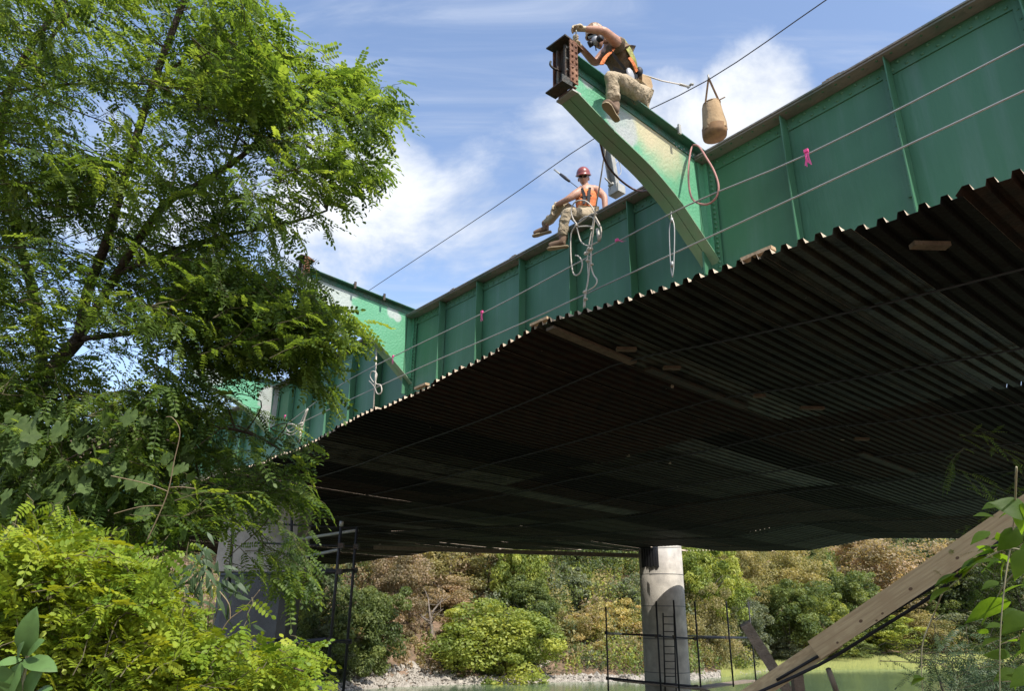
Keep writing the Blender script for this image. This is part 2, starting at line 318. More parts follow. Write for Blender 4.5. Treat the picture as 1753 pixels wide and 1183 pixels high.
# ------------------------------------------------------------------ foliage toolkit
def mesh_np(name, V, F, mats, tone=None, smooth=False):
    """V (n,3), F (m,k) all same size"""
    me = bpy.data.meshes.new(name); m, k = F.shape
    me.vertices.add(len(V)); me.vertices.foreach_set('co', V.astype(np.float32).ravel())
    me.loops.add(m * k); me.loops.foreach_set('vertex_index', F.astype(np.int32).ravel())
    me.polygons.add(m); me.polygons.foreach_set('loop_start', np.arange(0, m * k, k, dtype=np.int32))
    try: me.polygons.foreach_set('loop_total', np.full(m, k, dtype=np.int32))
    except Exception: pass
    if tone is not None:
        a = me.attributes.new('tone', 'FLOAT', 'POINT'); a.data.foreach_set('value', tone.astype(np.float32))
    me.materials.append(mats); me.update(calc_edges=True); return me
def frames(d, up):
    d = d / np.linalg.norm(d, axis=1, keepdims=True); s_ = np.cross(d, up); s_ /= np.linalg.norm(s_, axis=1, keepdims=True) + 1e-9
    return d, s_, np.cross(s_, d)
def scatter(T, TF, P, D, Uv, sc, tone):
    """instance template T (t,3: x along leaf, y side, z normal) at P with axis D"""
    d, s_, n_ = frames(D, Uv); t = len(T); N = len(P)
    V = P[:, None, :] + sc[:, None, None] * (T[None, :, 0:1] * d[:, None, :] + T[None, :, 1:2] * s_[:, None, :] + T[None, :, 2:3] * n_[:, None, :])
    F = (TF[None] + (np.arange(N) * t)[:, None, None]).reshape(-1, TF.shape[1])
    return V.reshape(-1, 3), F, np.repeat(tone, t)
def locust_template(pairs=8, L=1.0, ll=.16, lw=.068, seed=0, curl=.25):
    """a pinnate leaf: rachis along x, oval leaflets each of six points"""
    r = np.random.default_rng(seed); V = []; F = []
    def leaflet(p, ang, sc, droop):
        d = np.array([math.cos(ang), math.sin(ang), -droop]); d /= np.linalg.norm(d); s_ = np.cross(d, [0, 0, 1.]); s_ /= np.linalg.norm(s_); up = np.cross(s_, d)
        b = len(V); l = ll * sc; w_ = lw * sc
        for (a, q, z) in ((0, 0, 0), (.3, 1, .25), (.72, .92, .25), (1, 0, 0), (.72, -.92, .25), (.3, -1, .25)):
            V.append(p + d * a * l + s_ * q * w_ * .5 + up * z * w_ * .35)
        F.append((b, b + 1, b + 2, b + 3)); F.append((b, b + 3, b + 4, b + 5))
    for i in range(pairs):
        x = L * (.16 + .8 * i / pairs); p = np.array([x, 0, -curl * x * x]); k = 1 - .25 * abs(i / pairs - .45)
        for sg in (-1, 1): leaflet(p, sg * R(r.uniform(62, 84)), k * r.uniform(.85, 1.1), r.uniform(0, .55))
    leaflet(np.array([L * .96, 0, -curl * L * L * .92]), R(r.uniform(-12, 12)), 1, .4)
    b = len(V); n = 5
    for i in range(n):
        x = L * i / (n - 1) * .97
        for sg in (-1, 1): V.append(np.array([x, sg * .006, -curl * x * x - .001]))
    for i in range(n - 1): F.append((b + 2 * i, b + 2 * i + 2, b + 2 * i + 3, b + 2 * i + 1))
    return np.array(V), np.array(F)
LT = [locust_template(7 + i % 2, ll=.18, lw=.092, seed=i, curl=.2 + .14 * i) for i in range(4)]
def inpoly(x, y, P):
    c = False; j = len(P) - 1
    for i in range(len(P)):
        if (P[i][1] > y) != (P[j][1] > y) and x < (P[j][0] - P[i][0]) * (y - P[i][1]) / (P[j][1] - P[i][1]) + P[i][0]: c = not c
        j = i
    return c
def locust_foliage(tips, rootpts, leafL, nleaf, twlen, r_, spread=.35, conn=.22):
    """tips: list of (point, outward dir). returns leaf arrays, twig MB"""
    P = []; D = []; Un = []; tw = MB(); tone = []; sc = []
    RP = np.array([p for p in rootpts])
    for (tp, od) in tips:
        od = od / np.linalg.norm(od); L = twlen * r_.uniform(.7, 1.25); n = 6
        base = tp - od * L + np.array([0, 0, .12 * L]); pts = [base]
        for i in range(1, n + 1):
            t = i / n; pts.append(base + od * L * t + np.array([0, 0, -.24 * L * t * t + .18 * L * t]) + r_.normal(size=3) * .012)
        q = RP[np.argmin(((RP - base) ** 2).sum(1))]
        if r_.random() < conn:
            mid = (q + base) / 2 + np.array([0, 0, .1]) + r_.normal(size=3) * .08
            cp = smooth([q, mid, base, pts[1]], 5); tw.tube(cp, list(np.linspace(.008, .003, len(cp))), 4, cap=False)
        tw.tube(pts, list(np.linspace(.004, .0015, len(pts))), 3, cap=False)
        to = r_.uniform(-.6, .6)
        for k in range(nleaf):
            t = (k + .5) / nleaf; i = min(int(t * n), n - 1); ff = t * n - i; p = pts[i] * (1 - ff) + pts[i + 1] * ff; ax = pts[i + 1] - pts[i]; ax /= np.linalg.norm(ax)
            side = np.cross(ax, [0, 0, 1.]); side /= np.linalg.norm(side) + 1e-9; sg = 1 if k % 2 else -1
            d = ax * (.45 + .5 * t) + side * sg * (1.0 - .55 * t) + np.array([0, 0, r_.uniform(-.38, .2)]) + r_.normal(size=3) * spread * .6
            P.append(p); D.append(d); Un.append(np.array([0, 0, 1.]) + r_.normal(size=3) * spread + ax * .2); tone.append(np.clip(to + r_.normal() * .4, -1, 1)); sc.append(leafL * r_.uniform(.75, 1.15) * (1 - .25 * (1 - t)))
    return [np.array(a) for a in (P, D, Un, sc, tone)], tw
def leaves_mesh(name, arr, templates, m, r_):
    P, D, Un, sc, tone = arr; idx = r_.integers(0, len(templates), len(P)); Vs = []; Fs = []; Ts = []; n = 0
    for k, (T, TF) in enumerate(templates):
        s_ = idx == k
        if not s_.any(): continue
        V, F, t = scatter(T, TF, P[s_], D[s_], Un[s_], sc[s_], tone[s_]); Vs.append(V); Fs.append(F + n); Ts.append(t); n += len(V)
    return mesh_np(name, np.concatenate(Vs), np.concatenate(Fs), m, np.concatenate(Ts))

# ------------------------------------------------------------------ trees of the far bank
def clump_crown(seed, style, nb=26, nl=190, leaf=.30, hole=0.0):
    """unit crown roughly within radius 1 about (0,0,0): boughs with leaf tufts"""
    r_ = np.random.default_rng(seed); P = []; Nn = []; tone = []
    leaders = r_.normal(size=(9, 3)); leaders /= np.linalg.norm(leaders, axis=1, keepdims=True)
    for b in range(nb):
        d = r_.normal(size=3); d /= np.linalg.norm(d); d[2] = d[2] * .95
        lead = max(float(d @ q_) for q_ in leaders); rad = r_.uniform(.35, .92) * (.78 + .55 * max(0, (lead - .7) / .3)); c = d * rad
        if style == 'tall': c *= np.array([.8, .8, 1.05])
        s_ = r_.uniform(.09, .27) * (1.25 - rad * .5); q = r_.normal(size=(nl, 3)); q /= np.linalg.norm(q, axis=1, keepdims=True)
        q *= (r_.uniform(.35, 1.0, size=(nl, 1)) ** .5) * s_ * np.array([1.15, 1.15, .75]); tn = r_.uniform(-1, 1)
        P.append(c + q); Nn.append(q / s_ * .8 + np.array([0, 0, .7]) + r_.normal(size=(nl, 3)) * .8); tone.append(np.clip(tn + r_.normal(size=nl) * .35, -1, 1))
    P = np.concatenate(P); Nn = np.concatenate(Nn); tone = np.concatenate(tone); Nn /= np.linalg.norm(Nn, axis=1, keepdims=True)
    a = np.cross(Nn, r_.normal(size=P.shape)); a /= np.linalg.norm(a, axis=1, keepdims=True); b_ = np.cross(Nn, a)
    sz = leaf * r_.uniform(.5, 1.2, size=(len(P), 1)) * .16
    V = np.stack([P + a * sz * 1.5, P + b_ * sz * .75 + Nn * sz * .3, P - a * sz * 1.2, P - b_ * sz * .75 + Nn * sz * .25], 1).reshape(-1, 3)
    F = np.arange(len(V)).reshape(-1, 4); return V, F, np.repeat(tone, 4)
cols = {'bright': ((.25, .30, .06), 'bright yellow-green'), 'mid': ((.15, .20, .06), 'mid-green'), 'dark': ((.075, .105, .045), 'dark green'), 'blue': ((.17, .20, .12), 'grey-green'),
        'brown': ((.31, .25, .155), 'dry brown'), 'olive': ((.28, .26, .11), 'olive'), 'yellow': ((.40, .35, .14), 'yellowing')}
crownmat = {k: mat('far_leaves_' + k, c[0], .6, transl=.42, vary=.35, tcol=(1.9, 1.75, .9), col2=tuple(q * .72 for q in c[0]), scale=1.2) for k, c in cols.items()}
crowns = {}
for i, k in enumerate(cols):
    for v_ in range(2):
        V, F, T = clump_crown(20 + i * 3 + v_, 'round' if v_ == 0 else 'tall', nb=120 if k in ('brown', 'olive') else 105, nl=210 if k in ('brown', 'olive') else 240, leaf=.115 if k in ('brown', 'olive') else .145)
        crowns[(k, v_)] = mesh_np('crown', V, F, crownmat[k], T)
def far_trunk(h, r, seed):
    r_ = np.random.default_rng(seed); m = MB(); lean = r_.normal(size=2) * .05
    def P(t): return np.array([lean[0] * h * t + .15 * math.sin(t * 5 + seed), lean[1] * h * t, h * t])
    m.tube([P(t) for t in np.linspace(-.08, 1, 7)], list(np.linspace(.17, .06, 7) * (.6 + h * .045)), 7)
    for k in range(7):
        t = r_.uniform(.35, .8); a = r_.uniform(0, 6.28); b = P(t); e = b + np.array([math.cos(a) * r * .75, math.sin(a) * r * .75, r * r_.uniform(.3, .8)])
        m.tube(smooth([b, (b + e) / 2 + np.array([0, 0, r * .12]), e], 3), list(np.linspace(.07, .02, 7)), 5)
    return m
def ground_at(px, py, Z):
    p = at(px, py, Z); return p, terr(p[0], p[1])
tn = [0]
def far_tree(px, py, rx, ry, Z, kind, var, label, cat='tree', group='trees on the far river bank', trunkfrac=None):
    Z = Z * (1.2 if px < 1190 else 1.09)
    p, gz = ground_at(px, py, Z); r = rx / FPX * Z; rz = ry / FPX * Z; tn[0] += 1
    base = np.array([p[0], p[1], gz]); name = {'tree': 'broadleaf_tree', 'shrub': 'shrub'}[cat]
    t = thing(name, label, cat, base, group)
    h = max(p[2] - gz, .6)
    tr = far_trunk(h, r, tn[0]); o = bpy.data.objects.new('trunk' if cat == 'tree' else 'stem', tr.mesh('trunk', m_farbark)); C.objects.link(o); o.parent = t
    o = bpy.data.objects.new('crown', crowns[(kind, var)]); C.objects.link(o); o.parent = t; o.location = (0, 0, h); o.scale = (r * 1.45, r * 1.45, rz * 1.4); o.rotation_euler = (0, 0, tn[0] * 1.7)
    return t
FT = [
 (520, 1015, 62, 75, 50, 'dark', 0, 'dark green tree behind the left scaffold poles', 'tree'),
 (612, 1075, 62, 72, 46, 'mid', 0, 'leafy green tree low on the bank just right of the left scaffold', 'tree'),
 (560, 1120, 50, 45, 45, 'blue', 1, 'grey-green bush at the foot of the left scaffold', 'shrub'),
 (678, 1000, 58, 62, 53, 'brown', 1, 'dry sparse tree with the bare dark trunk on the brown slope', 'tree'),
 (745, 965, 75, 60, 60, 'olive', 0, 'olive-brown tree above the bare slope, left of the brown ones', 'tree'),
 (835, 985, 72, 85, 62, 'brown', 0, 'tall dry brown tree left of the bright green tall one', 'tree'),
 (770, 1040, 52, 38, 57, 'brown', 1, 'low dry brown tree over the leaf-covered slope', 'tree'),
 (860, 1100, 85, 62, 51, 'bright', 0, 'bright yellow-green tree leaning out over the water beside the driftwood', 'tree'),
 (892, 985, 42, 75, 58, 'bright', 1, 'tall narrow bright green tree rising under the deck edge', 'tree'),
 (915, 1045, 50, 45, 56, 'mid', 1, 'mid-green tree between the tall bright tree and the low yellow-green one', 'tree'),
 (965, 965, 55, 55, 70, 'dark', 1, 'dark green tree right of the tall narrow bright one', 'tree'),
 (1045, 975, 58, 60, 74, 'dark', 0, 'dark green tree just left of the round concrete column', 'tree'),
 (985, 1055, 46, 42, 62, 'blue', 0, 'grey-green tree over the yellow shrubs left of the column', 'tree'),
 (955, 1125, 42, 34, 56, 'olive', 1, 'olive shrub at the waterline right of the driftwood', 'shrub'),
 (1010, 1125, 38, 34, 57, 'yellow', 0, 'yellowing shrub at the waterline', 'shrub'),
 (1068, 1125, 40, 34, 58, 'yellow', 1, 'yellow-brown shrub at the waterline beside the column scaffold', 'shrub'),
 (1082, 1055, 42, 48, 61, 'blue', 1, 'grey-green tree directly left of the column scaffold', 'tree'),
 (1212, 990, 50, 62, 70, 'bright', 0, 'yellow-green tree immediately right of the concrete column', 'tree'),
 (1205, 1085, 45, 60, 66, 'olive', 0, 'olive-green bush low behind the scaffold right of the column', 'shrub'),
 (1268, 985, 42, 55, 82, 'olive', 1, 'olive tree with a pale bare trunk right of the column', 'tree'),
 (1262, 1070, 45, 48, 74, 'blue', 0, 'grey-green tree behind the leaning post', 'tree'),
 (1325, 975, 60, 50, 90, 'olive', 0, 'muted olive tree under the deck right of the pale trunk', 'tree'),
 (1345, 1045, 55, 50, 82, 'mid', 0, 'mid-green tree above the brace, behind the leaning post top', 'tree'),
 (1390, 975, 38, 60, 94, 'mid', 1, 'bright green narrow tree left of the round dry tree', 'tree'),
 (1400, 1070, 48, 42, 84, 'bright', 0, 'yellow-green tree low above the reeds in the middle right', 'tree'),
 (1452, 1030, 52, 50, 94, 'mid', 0, 'mid-green tree below the round dry tree', 'tree'),
 (1500, 970, 78, 62, 108, 'brown', 0, 'big round dry brown tree under the deck corner', 'tree'),
 (1500, 1085, 60, 28, 96, 'bright', 1, 'low yellow-green shrub at the back of the reed flat', 'shrub'),
 (1580, 1085, 52, 32, 100, 'olive', 1, 'olive shrub at the back of the reed flat below the brace', 'shrub'),
 (1570, 1030, 48, 45, 106, 'mid', 1, 'green tree with dark trunk right of the wooden brace', 'tree'),
 (1620, 980, 62, 62, 112, 'dark', 0, 'dark green tree right of the round dry tree', 'tree'),
 (1650, 1085, 50, 30, 102, 'blue', 1, 'grey-green shrub at the right end of the reed flat', 'shrub'),
 (1700, 1020, 62, 70, 104, 'dark', 1, 'dark green tree at the right picture edge behind the vine', 'tree'),
 (1320, 1105, 40, 26, 82, 'blue', 0, 'low grey-green shrub above the reeds by the leaning post', 'shrub'),
 (1240, 1120, 30, 20, 76, 'yellow', 1, 'small yellowing shrub at the left end of the reed flat', 'shrub'),
 (1435, 1105, 45, 22, 88, 'mid', 0, 'small green shrub at the reed edge under the brace', 'shrub'),
]
for a in FT: far_tree(*a[:7], a[7], a[8])
# the wood further up the slope: reads as one mass
def wood_mass():
    r_ = np.random.default_rng(5); V = []; F = []; T = []; n = 0; mats_ = ['dark', 'mid', 'olive', 'brown', 'blue', 'bright']
    groups = {k: [[], [], [], 0] for k in mats_}
    for i in range(330):
        px = r_.uniform(-300, 2050) if i % 2 else r_.uniform(500, 1750); Zs = np.interp((px - CX) / FPX / .94, _tan, _shZ); d = 15 + r_.uniform(0, 60) + (22 if px > 1190 else 0)
        y = Zs * 1.0 + d; x = (px - CX) / FPX / .94 * y; gz = terr(x, y); r = r_.uniform(2.6, 4.6); k = r_.choice(mats_, p=[.3, .25, .15, .12, .1, .08]); c = crowns[(k, int(r_.integers(2)))]
        co = np.empty(len(c.vertices) * 3, np.float32); c.vertices.foreach_get('co', co); co = co.reshape(-1, 4, 3)[r_.random(len(c.vertices) // 4) < .075].reshape(-1, 3)
        a = r_.uniform(0, 6.28); rot = np.array([[math.cos(a), -math.sin(a), 0], [math.sin(a), math.cos(a), 0], [0, 0, 1]])
        g = groups[k]; g[0].append((co * 1.25) @ rot.T * np.array([r, r, r * 1.25]) + np.array([x, y, gz + r * 1.3])); g[3] += 1; g[2].append(np.full(len(co), r_.uniform(-.8, .8)))
    first = None; me = None
    allV = []; allT = []; mi = []
    for j, k in enumerate(mats_):
        if not groups[k][0]: continue
        v = np.concatenate(groups[k][0]); allV.append(v); allT.append(np.concatenate(groups[k][2])); mi.append(np.full(len(v) // 4, j))
    v = np.concatenate(allV); me = mesh_np('distant_wood', v, np.arange(len(v)).reshape(-1, 4), crownmat[mats_[0]], np.concatenate(allT))
    for k in mats_[1:]: me.materials.append(crownmat[k])
    me.polygons.foreach_set('material_index', np.concatenate(mi).astype(np.int32))
    o = bpy.data.objects.new('distant_wood', me); C.objects.link(o); tag(o, 'mixed green and brown wood covering the slope behind the front trees', 'wood', kind='stuff')
wood_mass()
def ground_cover():
    r_ = np.random.default_rng(11); P = []; mi = []
    kinds = ['mid', 'bright', 'olive', 'yellow', 'blue', 'brown', 'dark']; mi = []; cen = []
    for i in range(1900):
        px = r_.uniform(470, 1800) if i < 1520 else r_.uniform(-700, 470); Zs = np.interp((px - CX) / FPX / .94, _tan, _shZ); big = px > 1230
        d = (25 + r_.uniform(0, 30)) if big else (r_.uniform(1.8, 30) if px > 800 else r_.uniform(5, 30))
        bare = 625 < px < 830 and d < 15
        if bare and r_.random() < .5: continue
        y = Zs + d; x = (px - CX) / FPX / .94 * y; k = int(r_.choice(7, p=[.26, .18, .14, .12, .12, .08, .10])) if not 600 < px < 850 else int(r_.choice(7, p=[.1, .05, .25, .1, .1, .35, .05]))
        cen.append((x, y, terr(x, y) + (0 if bare else r_.uniform(0, 2.6) * (d > 6)), r_.uniform(.25, .7) if bare else r_.uniform(.6, 1.9), 5 if bare and r_.random() < .7 else k))
    for i in range(420):
        px = r_.uniform(615, 840); Zs = np.interp((px - CX) / FPX / .94, _tan, _shZ); y = Zs + r_.uniform(3.5, 17); x = (px - CX) / FPX / .94 * y; cen.append((x, y, terr(x, y) - .12, r_.uniform(.2, .5), int(r_.choice([5, 5, 5, 2]))))
    P = []
    for (x, y, z, r, k) in cen:
        n_ = int(70 * r * r) + 60; q = r_.normal(size=(n_, 3)); q /= np.linalg.norm(q, axis=1, keepdims=True); q *= r * r_.uniform(.4, 1, (n_, 1)) ** .5 * (1 + .25 * np.sin(q[:, :1] * 7 + x)); q[:, 2] = q[:, 2] * .9 + r * .5
        P.append(q + np.array([x, y, z])); mi.append(np.full(n_, k))
    P = np.concatenate(P); mi = np.concatenate(mi); N = len(P); a = r_.normal(size=(N, 3)); a /= np.linalg.norm(a, axis=1, keepdims=True); b = np.cross(a, r_.normal(size=(N, 3))); b /= np.linalg.norm(b, axis=1, keepdims=True)
    s_ = r_.uniform(.07, .19, (N, 1)); V = np.stack([P + a * s_, P + b * s_ * .5, P - a * s_, P - b * s_ * .5], 1).reshape(-1, 3)
    me = mesh_np('undergrowth', V, np.arange(len(V)).reshape(-1, 4), crownmat[kinds[0]], np.repeat(r_.uniform(-1, 1, N), 4))
    for k in kinds[1:]: me.materials.append(crownmat[k])
    me.polygons.foreach_set('material_index', mi.astype(np.int32))
    o = bpy.data.objects.new('undergrowth', me); C.objects.link(o); tag(o, 'low leafy undergrowth between the bank trees', 'undergrowth', kind='stuff')
    # reeds on the flat at the right
    V = []; N = 0; mg = mat('reed_grass', (.24, .27, .085), .7, transl=.3, vary=.3, tcol=(1.6, 1.6, .8))
    r2 = r_.random((60000, 3)); V = []
    for q in r2:
        px = 1190 + q[0] * 700; tt = (px - CX) / FPX / .94; Zs = np.interp(tt, _tan, _shZ); fl = np.interp(tt, [_tan[6], _tan[7], _tan[8], _tan[9], _tan[10]], [3, 5, 22, 26, 28])
        d = -1.2 + q[1] * (fl + 1); y = Zs + d; x = tt * y; z = terr(x, y) - .02; h = (.22 + .3 * q[2]); wv = .035
        V += [(x - wv, y, z), (x + wv, y, z), (x + (q[2] - .5) * .25, y + .05, z + h)]
    V = np.array(V); me = mesh_np('reeds', V, np.arange(len(V)).reshape(-1, 3), mg, np.repeat(r2[:, 2] * 2 - 1, 3))
    o = bpy.data.objects.new('reed_bed', me); C.objects.link(o); tag(o, 'bright green reed grass on the flat beside the water', 'reeds', kind='stuff')
ground_cover()
def driftwood(px, py, Z, n, label, seed):
    r_ = np.random.default_rng(seed); p = at(px, py, Z); p[2] = WZ + .05; m = MB()
    for i in range(n):
        a = r_.uniform(0, 6.28); l = r_.uniform(.7, 2.2); e = p + np.array([math.cos(a) * l, math.sin(a) * l * .6, r_.uniform(.15, 1.1)])
        s0 = p + r_.normal(size=3) * [.4, .3, .02]; md = (s0 + e) / 2 + r_.normal(size=3) * .18; pts = smooth([s0, md, e], 4); m.tube(pts, list(np.linspace(.07, .015, len(pts))), 5)
        m.tube([md, md + r_.normal(size=3) * .45 + [0, 0, .3]], [.03, .01], 4)
    o = m.build('driftwood', mat('bleached_wood', (.36, .30, .24), .9), loc=p); tag(o, label, 'driftwood', 'driftwood at the waterline')
driftwood(800, 1160, 60, 26, 'tangle of grey dead branches at the left of the yellow-green tree', 1)
driftwood(872, 1166, 61, 16, 'bleached branches dipping into the water under the yellow-green tree', 2)
def bare_tree(px, py, Z, h, lean, label, seed):
    r_ = np.random.default_rng(seed); p = at(px, py, Z); b = np.array([p[0], p[1], terr(p[0], p[1]) - .1]); t = thing('bare_tree', label, 'tree', b, 'bare trees on the brown slope'); m = MB()
    P_ = smooth([b, b + [lean * .3, 0, h * .35], b + [lean, 0, h * .7], b + [lean * 1.5, 0, h]], 4); m.tube(P_, list(np.linspace(.19, .06, len(P_))), 7); m.build('trunk', m_farbark, t)
    for k in range(9):
        q = P_[int(r_.integers(4, len(P_)))]; a = r_.uniform(0, 6.28); l = r_.uniform(.9, 2.4); e = q + np.array([math.cos(a) * l, math.sin(a) * l, r_.uniform(.4, 2)]); m = MB(); md = (q + e) / 2 + r_.normal(size=3) * .15; m.tube(smooth([q, md, e], 3), list(np.linspace(.07, .015, 7)), 5)
        for j in range(3): m.tube([md, md + r_.normal(size=3) * .7 + [0, 0, .4]], [.025, .008], 4)
        m.build('branch', m_farbark, t)
bare_tree(683, 1125, 63, 6.5, .1, 'tall bare-trunked tree standing on the brown slope', 3); bare_tree(715, 1105, 66, 4.5, -1.0, 'forked bare tree leaning left on the brown slope', 4)
bare_tree(762, 1100, 68, 6.0, .2, 'dark bare trunk at the right of the brown slope', 5); bare_tree(737, 1150, 62, 3.0, -.3, 'thin dead sapling low on the brown slope', 6)
lg = MB(); a = at(895, 1164, 60.5); b = at(942, 1130, 63); lg.tube([a, (a + b) / 2 + [0, 0, .05], b], [.22, .19, .15], 8); tag(lg.build('fallen_log', mat('bleached_log', (.42, .36, .29), .9), loc=a), 'pale fallen log lying at the waterline right of the bleached branches', 'log')

# ------------------------------------------------------------------ piers
def pier_round():
    c = at(1136, 1050, 30.0); u, n = (c - O3) @ UH, (c - O3) @ N3
    top = -2.95; base = np.array([c[0], c[1], WZ - 1]); t = thing('concrete_column', 'round concrete bridge column with a sunlit top standing in the river', 'column', base)
    zt = B(u, n, -2.75)[2]; m = MB(); r = .91
    m.tube([np.array([c[0], c[1], z]) for z in (WZ - 1, -2, 0, zt)], r, 40); o = m.build('shaft', m_conc, t)
    for zj in (zt - 1.25, zt - 2.5, zt - 3.75, zt - 5.0):
        q = MB(); q.tube([np.array([c[0], c[1], zj - .012]), np.array([c[0], c[1], zj + .012])], r + .006, 40, cap=False); q.build('form_joint', m_concdark, t)
    # form-liner strips of corrugated steel at the top left
    s = MB(); 
    for k in range(7):
        a = R(206 + k * 7.5); p = np.array([c[0] + math.cos(a) * (r + .03), c[1] + math.sin(a) * (r + .03), 0]); d = np.array([-math.sin(a), math.cos(a), 0]); nn = np.array([math.cos(a), math.sin(a), 0])
        s = MB(); s.ob([p[0], p[1], zt - .48], d * .045, nn * .03, [0, 0, .5 - .02 * (k % 3)]); s.build('strip', m_pipe, t)
    return c, u, n, zt
colc, colu, coln, colz = pier_round()
# deck underside furniture beside the column: scaffold with ladder
def scaffold_right():
    Z0 = 28.6; t = thing('pier_scaffold', 'black pipe scaffold with ladder around the concrete column', 'scaffold', (colc[0], colc[1], WZ))
    def P(x, y, Z): return at(x, y, Z)
    posts = [(1037, 1040, 1230, 27.6), (1123, 1030, 1230, 27.2), (1153, 1028, 1230, 27.3), (1189, 1030, 1230, 28.0), (1243, 1030, 1172, 29.5), (1281, 1030, 1172, 31.2)]
    for x, y0, y1, Z in posts:
        m = MB(); a = P(x, y0, Z); b = np.array([a[0], a[1], P(x, y1, Z)[2]]); m.tube([a, b], .034, 6); m.build('pole', m_pipe, t)
    def bar(a, b, r=.035, nm='rail'):
        m = MB(); m.tube([a, b], r, 6); m.build(nm, m_pipe, t)
    bar(P(1037, 1084, 27.6), P(1190, 1094, 28.0)); bar(P(1040, 1086, 27.7), P(1281, 1092, 31.2)); bar(P(1189, 1093, 28.0), P(1281, 1093, 31.2)); bar(P(1037, 1162, 27.6), P(1190, 1176, 27.0), .045)
    # platform boards
    A = P(1037, 1162, 27.6); Bq = P(1300, 1166, 31.0); Cq = P(1200, 1180, 26.4)
    for k in range(5):
        m = MB(); a = A + (Cq - A) * 0; off = np.array([0, .27 * k, 0]); m.ob((A + Cq) / 2 + off * 1.0 + np.array([.3, 0, -.06]), (Cq - A) / 2, np.array([0, .125, 0]), [0, 0, .025]); m.build('board', m_oldwood, t)
    for k in range(3):
        m = MB(); m.ob((Cq + Bq) / 2 + np.array([-.26 * k, .05, -.0]), (Bq - Cq) / 2, np.array([.12, -.0, 0]), [0, 0, .025]); m.build('board', m_oldwood, t)
    l = MB(); la = P(1135, 1050, 27.4); lb = P(1140, 1230, 27.0); d = np.array([.42, 0.02, 0])
    lt = [la, lb, la + d, lb + d]; l.tube([la, lb], .028, 6); l.tube([la + d, lb + d], .028, 6)
    for k in range(14):
        q = la + (lb - la) * (k + .5) / 14; l.tube([q, q + d], .017, 5)
    l.build('ladder', m_pipe, t)
    m = MB(); m.tube([P(1040, 1085, 27.4), P(1064, 1086, 27.45)], .05, 6); m.build('pipe_sleeve', m_galv, t)
scaffold_right()
def pier_left():
    c = at(441, 1050, 19.5); base = np.array([c[0], c[1], WZ - 1]); t = thing('concrete_pier', 'wide dark concrete bridge pier half hidden by the shrubs', 'pier', base)
    a = R(-3); f = np.array([math.cos(a), math.sin(a), 0]); g = np.array([-math.sin(a), math.cos(a), 0]); rot = R(6)
    ax = np.array([math.cos(rot), math.sin(rot), 0]); ay = np.array([-math.sin(rot), math.cos(rot), 0])
    zt = B((c - O3) @ UH, (c - O3) @ N3, -2.2)[2]
    m = MB(); 
    hw = .92; hd = 1.0; zc = c[2] + 1.0
    pr = [(-hw, -hd + .2), (-hw + .2, -hd), (hw - .2, -hd), (hw, -hd + .2), (hw, hd), (-hw, hd)]
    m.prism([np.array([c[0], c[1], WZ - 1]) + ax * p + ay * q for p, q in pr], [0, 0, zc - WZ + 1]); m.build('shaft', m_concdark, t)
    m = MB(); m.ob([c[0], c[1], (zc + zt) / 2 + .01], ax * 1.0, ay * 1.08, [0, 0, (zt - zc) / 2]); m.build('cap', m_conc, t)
pier_left()
def scaffold_left():
    o = at(545, 1100, 15.5); t = thing('bent_scaffold', 'black pipe scaffold standing right of the wide dark pier', 'scaffold', (o[0], o[1], WZ))
    def post(x0, y0, x1, y1, Z):
        m = MB(); m.tube([at(x0, y0, Z), at(x1, y1, Z * 1.0)], .034, 7); m.build('pole', m_pipe, t)
    post(584, 898, 553, 1240, 15.2); post(611, 903, 583, 1240, 16.4); post(500, 860, 497, 1010, 17.5); post(402, 850, 392, 1010, 17.0)
    def bar(x0, y0, Z0, x1, y1, Z1, r=.033, mt=None, nm='rail'):
        m = MB(); m.tube([at(x0, y0, Z0), at(x1, y1, Z1)], r, 6); m.build(nm, mt or m_pipe, t)
    bar(452, 1106, 17.5, 560, 1096, 15.2, .06); bar(470, 1096, 18.5, 600, 1098, 16.3); bar(556, 1098, 15.2, 600, 1100, 16.4)
    bar(480, 974, 18.5, 606, 977, 16.4); bar(380, 985, 17.0, 578, 979, 15.2, .045); bar(440, 930, 17.0, 607, 936, 16.4, .025); bar(578, 979, 15.2, 606, 977, 16.4)
    bar(395, 893, 17, 610, 905, 16.4, .022)
    bar(490, 927, 19, 612, 908, 17.2, .04, m_galv, 'brace'); bar(498, 959, 19, 582, 941, 17.2, .04, m_galv, 'brace'); bar(398, 925, 17, 420, 893, 17, .03, m_galv, 'brace')
    m = MB(); m.tube([at(585, 893, 15.2), at(584, 901, 15.2)], .045, 8); m.build('pole_cap', m_galv, t)
scaffold_left()
def couplers():
    t = [o for o in C.objects if o.name == 'bent_scaffold'][0]; t2 = [o for o in C.objects if o.name == 'pier_scaffold'][0]
    for (x, y, Z, p) in [(581, 979, 15.2, t), (566, 1097, 15.2, t), (607, 977, 16.4, t), (597, 1099, 16.4, t), (584, 935, 15.2, t), (610, 936, 16.4, t), (1038, 1084, 27.6, t2), (1124, 1090, 27.2, t2), (1154, 1091, 27.3, t2), (1190, 1094, 28, t2), (1245, 1093, 29.5, t2), (1283, 1093, 31.2, t2), (1040, 1162, 27.6, t2), (1192, 1176, 27.0, t2)]:
        q = MB(); c = at(x, y, Z); q.ob(c, [.06, 0, 0], [0, .06, 0], [0, 0, .055]); q.build('coupler', m_darkrust, p)
couplers()
